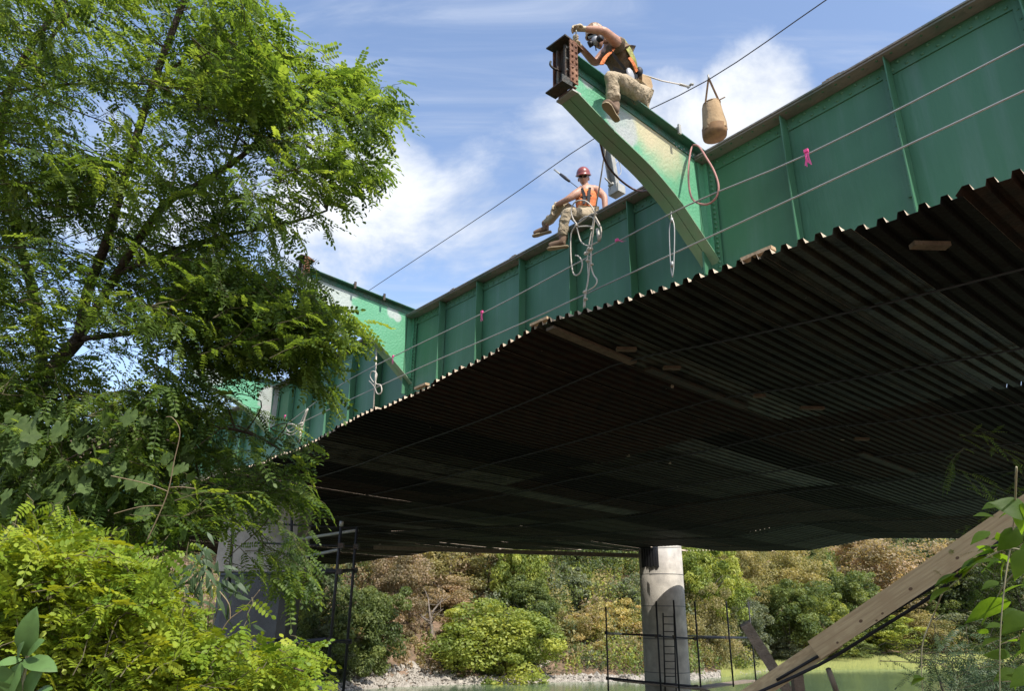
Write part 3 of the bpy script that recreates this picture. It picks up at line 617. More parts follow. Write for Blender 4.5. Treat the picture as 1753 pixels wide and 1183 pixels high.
# ------------------------------------------------------------------ deck of hung corrugated sheets
_nu = [-9, -3.2, -2.9, -2, -.78, .2, 1.1, 2.0, 3.48, 5.1, 7.1, 9.6, 14, 22, 50]
_nz = [-2.25, -2.17, -2.13, -2.1, -2.03, -1.99, -1.93, -1.83, -1.96, -2.08, -2.21, -2.37, -2.4, -2.3, -2.3]
_fu = [-9, 3.5, 5.4, 8.0, 8.9, 10.5, 13, 16.2, 21, 27.4, 31, 35.7, 40, 45, 58]
_fz = [-2.95, -2.95, -2.87, -2.78, -2.89, -3.10, -3.05, -3.0, -2.78, -2.56, -2.42, -2.34, -2.5, -2.76, -3.2]
_nuf = np.linspace(-9, 58, 400)
def _sm(xs, zs, k=5):
    y = np.interp(_nuf, xs, zs); ker = np.ones(k) / k; return np.convolve(np.pad(y, k // 2, mode='edge'), ker, 'valid')
_NZ, _FZ = _sm(_nu, _nz, 3), _sm(_fu, _fz, 5)
def deckz(u, n):
    s = min(max((0.6 - n) / 20.6, 0.), 1.05); zn_ = np.interp(u, _nuf, _NZ); zf_ = np.interp(u, _nuf, _FZ)
    sag = -.06 * math.sin(math.pi * ((s * 4) % 1)) * (.4 + .6 * s)
    w_ = s ** .9
    return zn_ * (1 - w_) + zf_ * w_ + sag * .6 + .02 * math.sin(u * .9 + n * .3)
PITCHR = .166; DECKH = .058
def build_deck():
    t = thing('containment_deck', 'dark hanging deck of rusty corrugated steel sheets slung under the green girder', 'deck', B(5, -10, -2.8))
    r_ = np.random.default_rng(4); prof = [(0, 0), (.50, 0), (.60, 1), (.90, 1), (1.0, 0)]
    rows = [(.6, -4.6), (-4.5, -9.8), (-9.7, -14.9), (-14.8, -20.0)]
    cols_ = []; u = -7.8
    while u < 50: nr = 5 if u < 20 else 8; cols_.append((u, nr)); u += nr * PITCHR
    for ci, (u0, nr) in enumerate(cols_):
        famtone = r_.random()
        for ri, (na, nb_) in enumerate(rows):
            q = r_.random(); zone = math.sin(ci * .55 + ri * 2.1)
            mi = 0 if zone > .35 else (2 if zone < -.62 else 1)
            if r_.random() < .06: mi = 3
            if ri == 0 and 1.9 < u0 < 3: mi = 0
            if ri == 0 and u0 < .1 and u0 > -1.8: mi = 2
            ja = 0 if ri == 0 else r_.uniform(-.12, .12); jn = r_.uniform(-.15, .2) if ri == 3 else r_.uniform(-.12, .02)
            ov = .006 * (ri % 2) + .0035 * (ci % 2) + r_.uniform(0, .008); tl = r_.normal() * .0012
            if ri == 0: ja = r_.choice([0, 0, 0, .05, -.04]) + r_.normal() * .012
            skip = (ri == 3 and abs(u0 - (colu - 1.75)) < .75)
            segs = [(na + ja, nb_ + jn)] if not skip else [(na + ja, coln + 1.3), (coln - 1.2, nb_ + jn)]
            for (a, b) in segs:
                K = 6; V = []; F = []; w_ = nr * 4 + 1
                for k in range(K + 1):
                    n = a + (b - a) * k / K
                    for r in range(nr):
                        for (x, h) in prof[:-1]:
                            uu = u0 + (r + x) * PITCHR; V.append(B(uu, n, deckz(uu, n) + h * DECKH + ov + tl * (r - 2)))
                    uu = u0 + nr * PITCHR + .04; V.append(B(uu, n, deckz(uu, n) + ov))
                for k in range(K):
                    for j in range(w_ - 1): F.append((k * w_ + j, k * w_ + j + 1, (k + 1) * w_ + j + 1, (k + 1) * w_ + j))
                top = [v + Z3 * .003 for v in V]; b0 = len(V)
                F2 = [tuple(b0 + i for i in f[::-1]) for f in F]
                for k in (0, K):
                    for j in range(w_ - 1): F2.append((k * w_ + j, k * w_ + j + 1, b0 + k * w_ + j + 1, b0 + k * w_ + j))
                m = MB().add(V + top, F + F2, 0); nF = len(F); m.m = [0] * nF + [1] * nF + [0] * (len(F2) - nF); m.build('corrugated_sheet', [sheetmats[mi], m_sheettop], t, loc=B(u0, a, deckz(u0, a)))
    # wire ropes slung under the sheets, parallel to the girder
    for n in (-.9, -3.0, -5.3, -7.6, -9.9, -12.6, -15.2, -17.6):
        m = MB(); m.tube([B(u, n, deckz(u, n) - .022) for u in np.linspace(-6, 46, 70)], .013, 5, cap=False); m.build('sling_wire', m_darkwire, t)
    # timber packers under the joints
    for (x, y, sz) in [(1592, 420, .26), (1072, 598, .22), (1150, 630, .2), (1390, 699, .3), (1300, 678, .14), (1475, 752, .2)]:
        d = ray(x, y); lo, hi = 3., 40.
        for _ in range(40):
            mid = (lo + hi) / 2; p = d * mid; uu, nn = (p - O3) @ UH, (p - O3) @ N3; zz_ = p[2] - B(uu, nn, 0)[2]
            if zz_ < deckz(uu, nn) - .04: lo = mid
            else: hi = mid
        p = d * lo; m = MB(); aa = (N3 * .8 + UH * .6); aa = aa / np.linalg.norm(aa); m.ob(p, aa * sz * .6, np.cross(aa, Z3) * .045, Z3 * .02); m.build('packer', m_wooddark, t)
    # stiffening planks where the two slopes meet
    uk = 2.0
    for (n0, n1) in ((.55, -1.0), (-1.3, -3.6), (-7.2, -9.4)):
        m = MB(); a, b = B(uk, n0, deckz(uk, n0) - .035), B(uk, n1, deckz(uk, n1) - .035); c = (a + b) / 2; m.ob(c, (b - a) / 2, UH * .07, Z3 * .02); m.build('plank', m_wooddark if n0 > 0 else m_darkrust, t)
    # wooden edge strips lying on the near edge
    for u_ in (2.15, 5.05, -1.05):
        m = MB(); z = deckz(u_, .62) + .085; m.ob(B(u_, .58, z), UH * .17, N3 * .04, Z3 * .018); m.build('edge_strip', m_wood, t)
build_deck()
# grey beam seen beyond the deck next to the column
m = MB(); a, b = at(640, 938, 36), at(1096, 952, 33); m.ob((a + b) / 2, (b - a) / 2, np.array([0, .12, 0]), [0, 0, .09]); tag(m.build('support_beam', m_oldwood, loc=(a + b) / 2), 'long thin beam under the far deck edge left of the column', 'beam')

# ------------------------------------------------------------------ plate girder
def fz(u): return float(np.interp(u, [-6, -3, -1.2, 0, 1.1, 5.6, 60], [.06, .03, -.035, -.06, -.085, -.095, -.11]))
BR = 6.79; ST = BR / 6
def zb(u): return min(deckz(u, -.2) + .17, -1.70)
def build_girder():
    t = thing('plate_girder', 'long riveted green plate girder with vertical stiffeners', 'girder', B(0, -.2, -1.7))
    us = np.concatenate([np.arange(-6, 12, .5), np.arange(12, 49, 2)])
    def strip(n0, n1, z0, z1, name, mt, k=None):
        m = MB(); V = []
        for u in us:
            z = fz(u); e = [z + q if q > -1.5 or u > 14 else zb(u) + (q + 1.70) for q in (z0, z1)]; V += [B(u, n0, e[0]), B(u, n1, e[0]), B(u, n1, e[1]), B(u, n0, e[1])]
        F = [(4 * i + j, 4 * i + (j + 1) % 4, 4 * i + 4 + (j + 1) % 4, 4 * i + 4 + j) for i in range(len(us) - 1) for j in range(4)] + [(0, 1, 2, 3), tuple(4 * (len(us) - 1) + j for j in (3, 2, 1, 0))]
        m.add(V, F); return m.build(name, mt, t)
    strip(-.42, 0.0, -.02, .0, 'top_flange_plate', m_grimy); strip(-.40, -.015, -.042, -.022, 'top_flange', m_grimy)
    strip(-.213, -.2, -1.70, -.043, 'web', m_green); strip(-.198, -.186, -.19, -.044, 'flange_angle', m_green)
    strip(-.40, -.015, -1.73, -1.705, 'bottom_flange', m_green); strip(-.198, -.186, -1.70, -1.57, 'flange_angle', m_green)
    rv = MB()
    for k in range(-5, 42):
        u = k * ST; z = fz(u)
        if k % 6 == 0:
            m = MB(); m.bb(u - .16, u - .012, -.184, -.170, z - 1.56, z - .046); m.bb(u + .012, u + .16, -.184, -.170, z - 1.56, z - .046)
            m.bb(u - .012, u + .012, -.184, -.03, z - 1.56, z - .046); m.build('connection_angle', m_green, t)
            for j in range(22):
                zz_ = z - .12 - j * .064
                for du in (-.115, .115): rv.dome(B(u + du, -.170, zz_), N3, .021, .8)
        else:
            m = MB(); m.bb(u - .006, u + .006, -.184, -.050, (zb(u) + .01 if u < 14 else z - 1.69), z - .046); m.bb(u + .006, u + .085, -.184, -.174, z - 1.56, z - .046); m.build('stiffener', m_green, t)
            if u < 14:
                for j in range(13): rv.dome(B(u + .05, -.174, z - .12 - j * .11), N3, .013)
        if u < 14:
            for j in range(8):
                uu = u + (j + .5) * ST / 8
                rv.dome(B(uu, -.186, fz(uu) - .085), N3, .021, .8); rv.dome(B(uu + .06, -.186, fz(uu) - .15), N3, .021, .8)
                rv.dome(B(uu, -.07, fz(uu) - .042), -Z3, .015)
    rv.build('rivets', m_green, t, 'stuff')
    return t
build_girder()
def flange_block(x, y, ln, label):
    u, z = on_n(x, y, -.08); m = MB(); z = fz(u) + .002
    m.bb(u - ln, u + ln, -.20, -.03, z, z + .035); m.bb(u - ln * .55, u + ln * .7, -.18, -.05, z + .036, z + .06)
    tag(m.build('wood_block', m_oldwood, loc=B(u, -.1, z)), label, 'block', 'offcuts lying on the girder')
flange_block(1427, 118, .12, 'weathered timber offcut on top of the girder at the right'); flange_block(882, 426, .08, 'small timber offcut on the girder between the seated man and the far bracket')
flange_block(778, 482, .06, 'smallest timber offcut on the girder left of the seated man')

# ------------------------------------------------------------------ cantilever brackets
def bracket(k, label, patches, full=True):
    u0 = k * BR; t = thing('cantilever_bracket', label, 'bracket', B(u0, -.18, -.8), 'cantilever brackets on the girder')
    zt = lambda n: .02 + fz(u0) * 0 + .11 * n * (1 if k == 0 else .8) + (.0 if k == 0 else .02)
    arc = [(2.02, -.24), (1.8, -.335), (1.58, -.43), (1.25, -.54), (.94, -.65), (.70, -.77), (.47, -.91), (.27, -1.07), (.09, -1.22), (-.08, -1.36), (-.17, -1.45)]
    mw_ = mat('bracket_paint', (.085, .28, .155), .5, 0, (.105, .31, .18), 2, (.35, .65), .25, 28, patches=[(tuple(B(u0, n, z)), r, c, s_) for (n, z, r, c, s_) in patches])
    poly = [(n, z + .012) for n, z in arc] + [(-.17, zt(-.17) - .03)] + [(2.0, zt(2.0) - .03)]
    m = MB(); m.prism([B(u0 + .006, n, z) for n, z in poly], U3 * -.012); m.build('web', mw_, t)
    # top flange: pair of angles
    m = MB()
    for s_ in (-1, 1):
        pts = [(-.16, zt(-.16)), (2.02, zt(2.02))]
        for (w0, w1, h0, h1) in ((.007, .13, -.012, 0), (.007, .018, -.11, -.012)):
            a = [B(u0 + s_ * w0, pts[0][0], pts[0][1] + h0), B(u0 + s_ * w1, pts[0][0], pts[0][1] + h0), B(u0 + s_ * w1, pts[1][0], pts[1][1] + h0), B(u0 + s_ * w0, pts[1][0], pts[1][1] + h0)]
            m.hexa(a + [p + Z3 * (h1 - h0) for p in a])
    m.build('top_flange', m_greendark, t)
    m = MB()
    V = []
    for s_ in (-1, 1):
        V = []; pts = smooth([B(u0, n, z) for n, z in arc], 3)
        for p in pts: V += [p + U3 * s_ * .004, p + U3 * s_ * .125, p + U3 * s_ * .125 - Z3 * .014, p + U3 * s_ * .004 - Z3 * .014]
        F = [(4 * i + j, 4 * i + (j + 1) % 4, 4 * i + 4 + (j + 1) % 4, 4 * i + 4 + j) for i in range(len(pts) - 1) for j in range(4)] + [(0, 1, 2, 3), tuple(4 * (len(pts) - 1) + j for j in (3, 2, 1, 0))]
        m.add(V, F)
        V = []
        for p in pts: V += [p + U3 * s_ * .0065, p + U3 * s_ * .017, p + U3 * s_ * .017 + Z3 * .075, p + U3 * s_ * .0065 + Z3 * .075]
        m.add(V, F)
    m.build('arched_flange', mat('soffit_paint', (.15, .28, .165), .5, 0, (.19, .24, .17), 3, (.4, .65), .15, 30), t)
    m = MB(); 
    for s_ in (-1, 1): m.bb(u0 + s_ * .007 if s_ > 0 else u0 - .075, u0 + .075 if s_ > 0 else u0 - .007, -.165, -.15, -1.35, zt(-.1) - .12); m.bb(u0 + (.0072 if s_ > 0 else -.02), u0 + (.02 if s_ > 0 else -.0072), -.149, -.06, -1.30, zt(-.1) - .12)
    m.build('end_angle', mw_, t)
    rv = MB()
    for j in range(14):
        n = .1 + j * .135; rv.dome(B(u0 - .018, n, zt(n) - .065), -U3, .015)
    rv.build('rivets', m_greendark, t, 'stuff')
    if k == 0:
        hp = MB()
        for j in range(9): hp.dome(B(u0 - .0185, .0 + j * .045 + .0, zt(0) - .05 - (j % 2) * .03), -U3, .012, .2)
        hp.build('bolt_heads', m_galv, t, 'stuff')
    return t, zt
pale = (.42, .36, .22); prim = (.30, .32, .31)
brk1, zt1 = bracket(0, 'nearest green cantilever bracket, the one a worker sits astride, with pale worn paint', [(.55, -.12, .34, pale, .7), (.9, -.1, .22, pale, .6), (1.22, -.2, .24, prim, .25), (1.75, .12, .10, prim, .3), (1.40, .12, .1, prim, .3), (1.2, -.35, .14, prim, .3)])
bracket(1, 'second bracket along the girder, grey primer at its outer half, free of people', [(1.75, 0, .72, (.36, .38, .37), .12), (.27, -.12, .12, (.36, .40, .38), .25), (.16, -.2, .08, (.36, .40, .38), .25)])
bracket(2, 'third bracket along the girder, seen through the locust leaves', [(1.7, 0, .5, (.33, .35, .34), .15), (0, -.4, .35, (.3, .3, .29), .1), (0, -.9, .3, (.3, .3, .29), .1)])
bracket(3, 'farthest bracket, mostly hidden behind the locust tree', [])
def stub(k, label, h0, h1, rusty):
    u0 = k * BR; t = thing('stringer_stub', label, 'beam stub', B(u0, 2.15, h0), 'cut stringer stubs on the bracket tips')
    m = MB(); m.bb(u0 - .13, u0 + .13, 2.075, 2.087, h0 + .03, h1 - .03); m.build('web', m_darkrust, t)
    m = MB(); m.bb(u0 - .12, u0 + .12, 2.03, 2.07, h0, h0 + .012); m.build('clip_angle', m_rust, t)
    # vertical connection angles
    for (ua, ub) in ((-.135, -.122), (.122, .135)):
        m = MB(); m.bb(u0 + ua, u0 + ub, 2.02, 2.13, h0 + .04, h1 - .02); m.build('connection_plate', m_rust, t)
    m = MB(); m.bb(u0 - .12, u0 - .02, 2.03, 2.072, h0 + .05, h1 - .06); m.bb(u0 + .02, u0 + .12, 2.03, 2.072, h0 + .05, h1 - .06); m.build('leg_angle', m_darkrust, t)
    # flaring top flange, torn ragged
    z = h1; 
    for s_ in (-1, 1):
        m = MB(); m.hexa([B(u0 - .13, 2.08, z - .012), B(u0 + .13, 2.08, z - .012), B(u0 + .15, 2.08 + s_ * .13, z - .005 - .05 * (s_ < 0)), B(u0 - .15, 2.08 + s_ * .13, z - .03 - .05 * (s_ < 0)), B(u0 - .13, 2.08, z + .004), B(u0 + .13, 2.08, z + .004), B(u0 + .15, 2.08 + s_ * .13, z + .012 - .05 * (s_ < 0)), B(u0 - .15, 2.08 + s_ * .13, z - .012 - .05 * (s_ < 0))]); m.build('top_plate', m_darkrust if s_ > 0 else m_rust, t)
    m = MB(); m.bb(u0 - .13, u0 + .13, 2.10, 2.24, h0 - .02, h0 - .005); m.bb(u0 - .13, u0 - .115, 2.10, 2.24, h0 - .005, h0 + .07); m.build('seat_angle', m_darkrust, t)
    m = MB(); m.bb(u0 - .12, u0 + .13, 1.97, 2.09, h0 - .05, h0 - .03); m.build('bottom_plate', m_galv if rusty else m_darkrust, t)
    for j in range(7):
        z = h0 + .08 + j * (h1 - h0 - .16) / 6
        for nn in (2.045, 2.10):
            m = MB(); m.dome(B(u0 - .135, nn, z), -U3, .017, .9, 6); m.build('bolt', m_rust, t)
        if j % 2 == 0: m = MB(); m.tube([B(u0 - .07, 2.088, z), B(u0 - .07, 2.125, z)], .014, 6); m.build('bolt', m_galv, t)
    if k == 0:
        m = MB(); m.tube(smooth([B(.05, 2.09, h0 + .3), B(.05, 2.19, h0 + .28), B(.06, 2.23, h0 + .31), B(.06, 2.225, h0 + .36)], 4), .012, 6); m.build('hook_bolt', m_darkrust, t)
    # web outer angles showing at the front
    m = MB()
    for du in (-.06, .06): m.bb(u0 + du - .012, u0 + du + .012, 2.088, 2.14, h0 + .05, h1 - .05)
    m.build('outer_angle', m_darkrust, t)
stub(0, 'rusty bolted stringer stub on the nearest bracket tip, in front of the man', -.20, .40, True)
stub(1, 'rusty stringer stub on the second bracket tip poking out of the locust leaves', .02, .42, True)

# clamps on bracket 1 / 2 top flange
for (k, nn) in ((0, .42), (1, .55), (1, 1.15)):
    m = MB(); z = .02 + .1 * nn + .012; m.bb(k * BR - .14, k * BR + .10, nn - .02, nn + .02, z, z + .02); m.bb(k * BR - .165, k * BR - .142, nn - .02, nn + .02, z - .08, z + .05)
    tag(m.build('flange_clamp', m_galv if k == 0 else m_darkrust, loc=B(k * BR, nn, z)), ['small pale clip on the nearest bracket near the girder', 'clamp on the second bracket nearer the girder', 'clamp on the second bracket nearer its tip'][(0 if k == 0 else (1 if nn < 1 else 2))], 'clamp', 'clamps on the bracket tops')

# ------------------------------------------------------------------ wires, ropes, hoses
def line(name, pts, r, mt, label, cat, group=None, k=6):
    m = MB(); m.tube(pts, r, k); o = m.build(name, mt, loc=pts[0]); tag(o, label, cat, group); return o
def pn(x, y, n): u, z = on_n(x, y, n); return B(u, n, z)
def pu(x, y, u): n, z = on_u(x, y, u); return B(u, n, z)
L1 = [pn(x, y, .55) for x, y in [(1900, -5), (1753, 76), (1380, 265), (1180, 350), (1000, 444), (825, 537), (675, 610), (575, 664), (480, 735)]]
line('guard_wire', smooth(L1, 4), .0085, m_wirerope, 'upper of the two grey guard wires running along the girder', 'wire', 'guard wires')
L2 = [pn(x, y, .55) for x, y in [(1900, 83), (1753, 155), (1356, 340), (1120, 449), (890, 555), (700, 638), (520, 722), (470, 752)]]
line('guard_wire', smooth(L2, 4), .0085, m_wirerope, 'lower of the two grey guard wires, just above the deck edge', 'wire', 'guard wires')
LL = [pn(x, y, -.3) for x, y in [(1600, -125), (1413, 0), (1211, 137), (1020, 235), (846, 355), (632, 497), (560, 548)]]
line('lifeline_cable', smooth(LL, 4), .007, m_darkwire, 'thin dark lifeline cable stretched against the sky above the girder', 'cable')
for (x, y, n, sc, lb) in [(1380, 258, .55, 1.0, 'pink ribbon on the upper guard wire at the right'), (1056, 411, .55, .8, 'pink ribbon blown sideways below the seated man'), (825, 534, .55, .9, 'pink ribbon on the upper wire between the second bracket and the seated man'), (673, 610, .55, .9, 'pink ribbon where the wire crosses the second bracket'), (488, 712, .55, .8, 'small faded pink ribbon at the left by the leaves')]:
    p = pn(x, y, n + .01); m = MB(); side = UH; blown = x == 1056
    for j in range(5):
        o_ = (j - 2) * .008 * sc; l = sc * (.17 - .02 * (j % 3)); dr = np.array([0, 0, -1.]) if not blown else (-UH * .9 + np.array([0, 0, -.55]))
        q = [p + side * o_, p + side * (o_ + .008 * math.sin(j)) + dr * l * .5 + N3 * .01 * (j % 2), p + side * (o_ * 1.8) + dr * l]
        for a, b in ((q[0], q[1]), (q[1], q[2])): m.add([a - side * .006, a + side * .006 + Z3 * .004, b + side * .006 + Z3 * .004, b - side * .006], [(0, 1, 2, 3)])
    m.ob(p, side * .02, N3 * .012, Z3 * .016); tag(m.build('flagging_tape', m_pink, loc=p), lb, 'ribbon', 'pink ribbons on the guard wire')
# hanging rope with knotted loops beside the seated man
def rp(pts, n=.62, r=.0095): return smooth([pn(x, y, n if len(q) == 0 else q[0]) for (x, y, *q) in pts], 5)
rt_ = thing('knotted_rope', 'pale rope hanging from the nearest bracket, looped and knotted beside the seated man', 'rope', pn(1003, 525, .62))
def rpart(nm, pts, r=.0095): m = MB(); m.tube(pts, r, 6); m.build(nm, m_rope, rt_)
rpart('main_strand', rp([(1037, 250, .9), (1026, 320, .8), (1019, 362, .7), (1013, 420), (1008, 470), (1003, 500), (1001, 526)]))
rpart('second_strand', rp([(1018, 366), (1012, 400), (1006, 435), (1007, 478), (1001, 505), (999, 527)]))
rpart('loop', rp([(1017, 362), (1012, 352), (1000, 343), (984, 346), (978, 360), (981, 374), (988, 384)]))
rpart('loop', rp([(988, 384), (1002, 374), (1014, 366), (1022, 376), (1029, 392), (1027, 410), (1015, 418), (1004, 420), (994, 412), (989, 394), (986, 384)]))
rpart('loop', rp([(986, 386), (978, 400), (977, 430), (979, 455), (983, 470), (992, 468), (997, 452), (992, 440), (985, 437)]))
rpart('loop', rp([(990, 388), (1005, 387), (1014, 388)]))
rpart('loop', rp([(1012, 435), (1012, 455), (1016, 470), (1022, 480), (1018, 490), (1006, 498)]))
rpart('loop', rp([(992, 378), (1002, 371), (1012, 371), (1020, 378), (1026, 388)]))
km = MB()
for (x, y, s_) in [(1018, 366, 1.1), (987, 386, 1.0), (1009, 427, 1.6), (1004, 433, 1.4), (1006, 446, 1.1), (1013, 452, .9), (1001, 500, 1.1), (1002, 512, 1.1), (1013, 392, 1.0)]:
    p = pn(x, y, .63)
    for j in range(3): a = np.array([math.cos(j * 2), math.sin(j * 2 + x), math.sin(j * 3)]) * .012 * s_; km.ell(p + a, UH * .02 * s_, N3 * .016 * s_, Z3 * .015 * s_, 8, 5)
km.build('knots', m_rope, rt_)
m = MB(); m.tube([pn(1023, 392, .63), pn(1026, 412, .63)], .022, 7); m.build('metal_thimble', m_galv, rt_)
def hangloop(x, y0, y1, n, label, wdt=.035):
    t = MB(); a = pn(x, y0, n); b = pn(x + 1, y1, n)
    t.tube(smooth([a, a * .8 + b * .2 + UH * wdt, a * .2 + b * .8 + UH * wdt * .6, b], 4), .007, 5); t.tube(smooth([a, a * .8 + b * .2 - UH * wdt, a * .2 + b * .8 - UH * wdt * .6, b], 4), .007, 5)
    t.tube([a, a * .93 + b * .07], .016, 6); t.tube([a * .25 + b * .75, a * .17 + b * .83], .02, 6); t.tube([pn(x - .5, y0, n), pn(x - 1, y0 - 12, n - .1)], .006, 5)
    tag(t.build('wire_sling', m_wirerope, loc=b), label, 'sling', 'slings holding the deck edge')
hangloop(1150, 373, 474, .6, 'doubled wire sling between the knotted rope and the bracket foot')
sl = thing('coiled_sling', 'white rope coiled on a hanging sling under the second bracket', 'rope', pn(639, 706, .6))
m = MB(); m.tube([pn(645, 590, .5), pn(643, 640, .55), pn(639, 706, .6)], .013, 5); m.build('strand', m_rope, sl)
m = MB(); m.tube(smooth([pn(x, y, .58) for x, y in [(640, 655), (634, 645), (637, 636), (645, 640), (643, 656), (652, 660), (653, 672), (646, 674), (641, 662), (632, 652)]], 4), .011, 5); m.build('coil', m_rope, sl)
sl = thing('coiled_sling', 'rope bundle tied to the girder side at the left by the leaves', 'rope', pn(512, 758, .6))
m = MB(); m.tube(smooth([pn(x, y, .6) for x, y in [(527, 700), (520, 722), (516, 740), (511, 758)]], 4), .018, 5); m.tube(smooth([pn(x, y, .6) for x, y in [(525, 702), (510, 732), (496, 740), (490, 730), (500, 726), (512, 735), (500, 745), (489, 742)]], 4), .013, 5); m.build('coil', m_rope, sl)
m = MB(); 
for j in range(6): m.tube([pn(518 - j, 724 + j * 5, .62), pn(510 + j, 728 + j * 5, .64)], .02, 5)
m.build('wrapped_knot', m_rope, sl)
hose = rp([(1186, 248, .1), (1196, 250, .3), (1208, 268, .5), (1222, 292, .55), (1230, 318, .55), (1226, 338, .55), (1212, 349, .55), (1196, 348, .55), (1184, 338, .5), (1179, 315, .4), (1179, 285, .3), (1182, 260, .2), (1186, 248, .1)])
line('red_hose', hose, .0115, m_redhose, 'faded red hose looped over the root of the nearest bracket', 'hose', k=7)
bh = smooth([pu(1024, 228, .12), pu(1029, 250, .2), pu(1036, 275, .3), pu(1052, 298, .5), pu(1075, 318, .7), pu(1095, 327, .6), pu(1120, 324, .25)], 5)
line('black_hose', bh, .013, mat('brown_black_hose', (.10, .05, .04), .5), 'dark hose sagging below the nearest bracket toward the girder', 'hose', k=7)
# stanchion clamped to the girder behind the nearest bracket
def stanchion():
    ub, zb = on_n(1062, 335, -.05); t = thing('flange_stanchion', 'pale steel stanchion clamped to the girder behind the nearest bracket', 'stanchion', B(ub, -.05, fz(ub)))
    top = pu(1036, 215, ub - .0); bot = pu(1056, 330, ub)
    d = (top - bot); d /= np.linalg.norm(d); a = UH; b = np.cross(d, a); m = MB(); c = (top + bot) / 2; h = np.linalg.norm(top - bot) / 2
    m.ob(c, a * .055, b * .006, d * h); m.ob(c + a * .06 + b * .03, a * .006, b * .036, d * h); m.ob(c - a * .06 + b * .03, a * .006, b * .036, d * h); m.build('post', m_galv, t)
    m = MB(); m.ob(bot + Z3 * .03, UH * .09, N3 * .07, Z3 * .06); m.build('base_block', m_galv, t)
    m = MB(); q = pu(1046, 316, ub - .09); m.tube([q + N3 * .11 + Z3 * .06, q - N3 * .02], .012, 6); m.tube([q - UH * .04, q + UH * .04], .02, 6); m.build('clamp_screw', m_galv, t)
    m = MB(); q = [pu(x, y, ub - .06) for x, y in [(1053, 282), (1059, 275), (1063, 290), (1062, 298), (1055, 302)]]; m.tube(smooth(q, 3), .005, 5); m.build('wire_loop', m_galv, t)
stanchion()
# canvas bucket hung from the lifeline
def bag():
    c = pn(1221, 205, -.3); t = thing('canvas_bucket', 'tan canvas bucket bag hanging from the lifeline above the girder', 'bag', c - Z3 * .26)
    dn = np.array([0, 0, -1.])
    m = MB(); rings = [(.0, .105), (.02, .12), (.16, .135), (.30, .15), (.42, .155)]; V = []; k = 18
    for (h, r) in rings:
        for j in range(k):
            a = 2 * math.pi * j / k; r2 = r * (1 + .08 * math.sin(3 * a + h * 9) + .06 * math.sin(8 * a + h * 5)); V.append(c + Z3 * (.24 - h) + UH * r2 * math.cos(a) + N3 * r2 * .85 * math.sin(a))
    F = [(i * k + j, i * k + (j + 1) % k, (i + 1) * k + (j + 1) % k, (i + 1) * k + j) for i in range(len(rings) - 1) for j in range(k)]
    m.add(V, F, 0, True); m.build('bag_body', m_canvas, t)
    m = MB(); V = []
    for (h, r) in [(.36, .158), (.44, .160), (.50, .15), (.505, .001)]:
        for j in range(k):
            a = 2 * math.pi * j / k; V.append(c + Z3 * (.24 - h) + UH * r * math.cos(a) + N3 * r * .85 * math.sin(a))
    m.add(V, [(i * k + j, i * k + (j + 1) % k, (i + 1) * k + (j + 1) % k, (i + 1) * k + j) for i in range(3) for j in range(k)], 0, True); m.build('leather_bottom', m_leather, t)
    m = MB(); m.tube([c + Z3 * .24 + UH * .11 * math.cos(a) + N3 * .095 * math.sin(a) for a in np.linspace(0, 6.283, 19)], .009, 6, cap=False); m.tube([c + Z3 * .235 - UH * .1, c + Z3 * .225 - UH * .2], .008, 5); m.build('rim_rope', m_canvas, t)
    tp = pn(1213, 133, -.3); m = MB()
    for s_ in (-1, 1): 
        a = tp; b = c + Z3 * .2 + UH * .115 * s_
        m.ob((a + b) / 2, UH * .013, N3 * .004, (b - a) / 2)
    m.build('strap', m_leather, t); m = MB(); m.tube([tp + Z3 * .05, tp - Z3 * .02], .012, 6); m.build('snap_hook', m_galv, t)
bag()

# ------------------------------------------------------------------ people
def skin(pts, edges, sub=2, root=0):
    """pts: list of (pos, radius or (rx, ry)); returns vertices, faces of the smoothed skin"""
    me = bpy.data.meshes.new('tmp'); me.from_pydata([tuple(p) for p, r in pts], edges, []); o = bpy.data.objects.new('tmp', me); C.objects.link(o)
    md = o.modifiers.new('s', 'SKIN'); md.use_smooth_shade = True; md.branch_smoothing = .3
    for i, (p, r) in enumerate(pts):
        sv = me.skin_vertices[0].data[i]; sv.radius = (r, r) if not hasattr(r, '__len__') else r; sv.use_root = (i == root)
    if sub: m2 = o.modifiers.new('b', 'SUBSURF'); m2.levels = sub; m2.render_levels = sub
    dg = bpy.context.evaluated_depsgraph_get(); ev = o.evaluated_get(dg); em = ev.to_mesh()
    V = np.array([v.co[:] for v in em.vertices]); F = [tuple(p.vertices) for p in em.polygons]; ev.to_mesh_clear(); bpy.data.objects.remove(o); bpy.data.meshes.remove(me); return V, F
def nv(a): a = np.asarray(a, float); return a / np.linalg.norm(a)
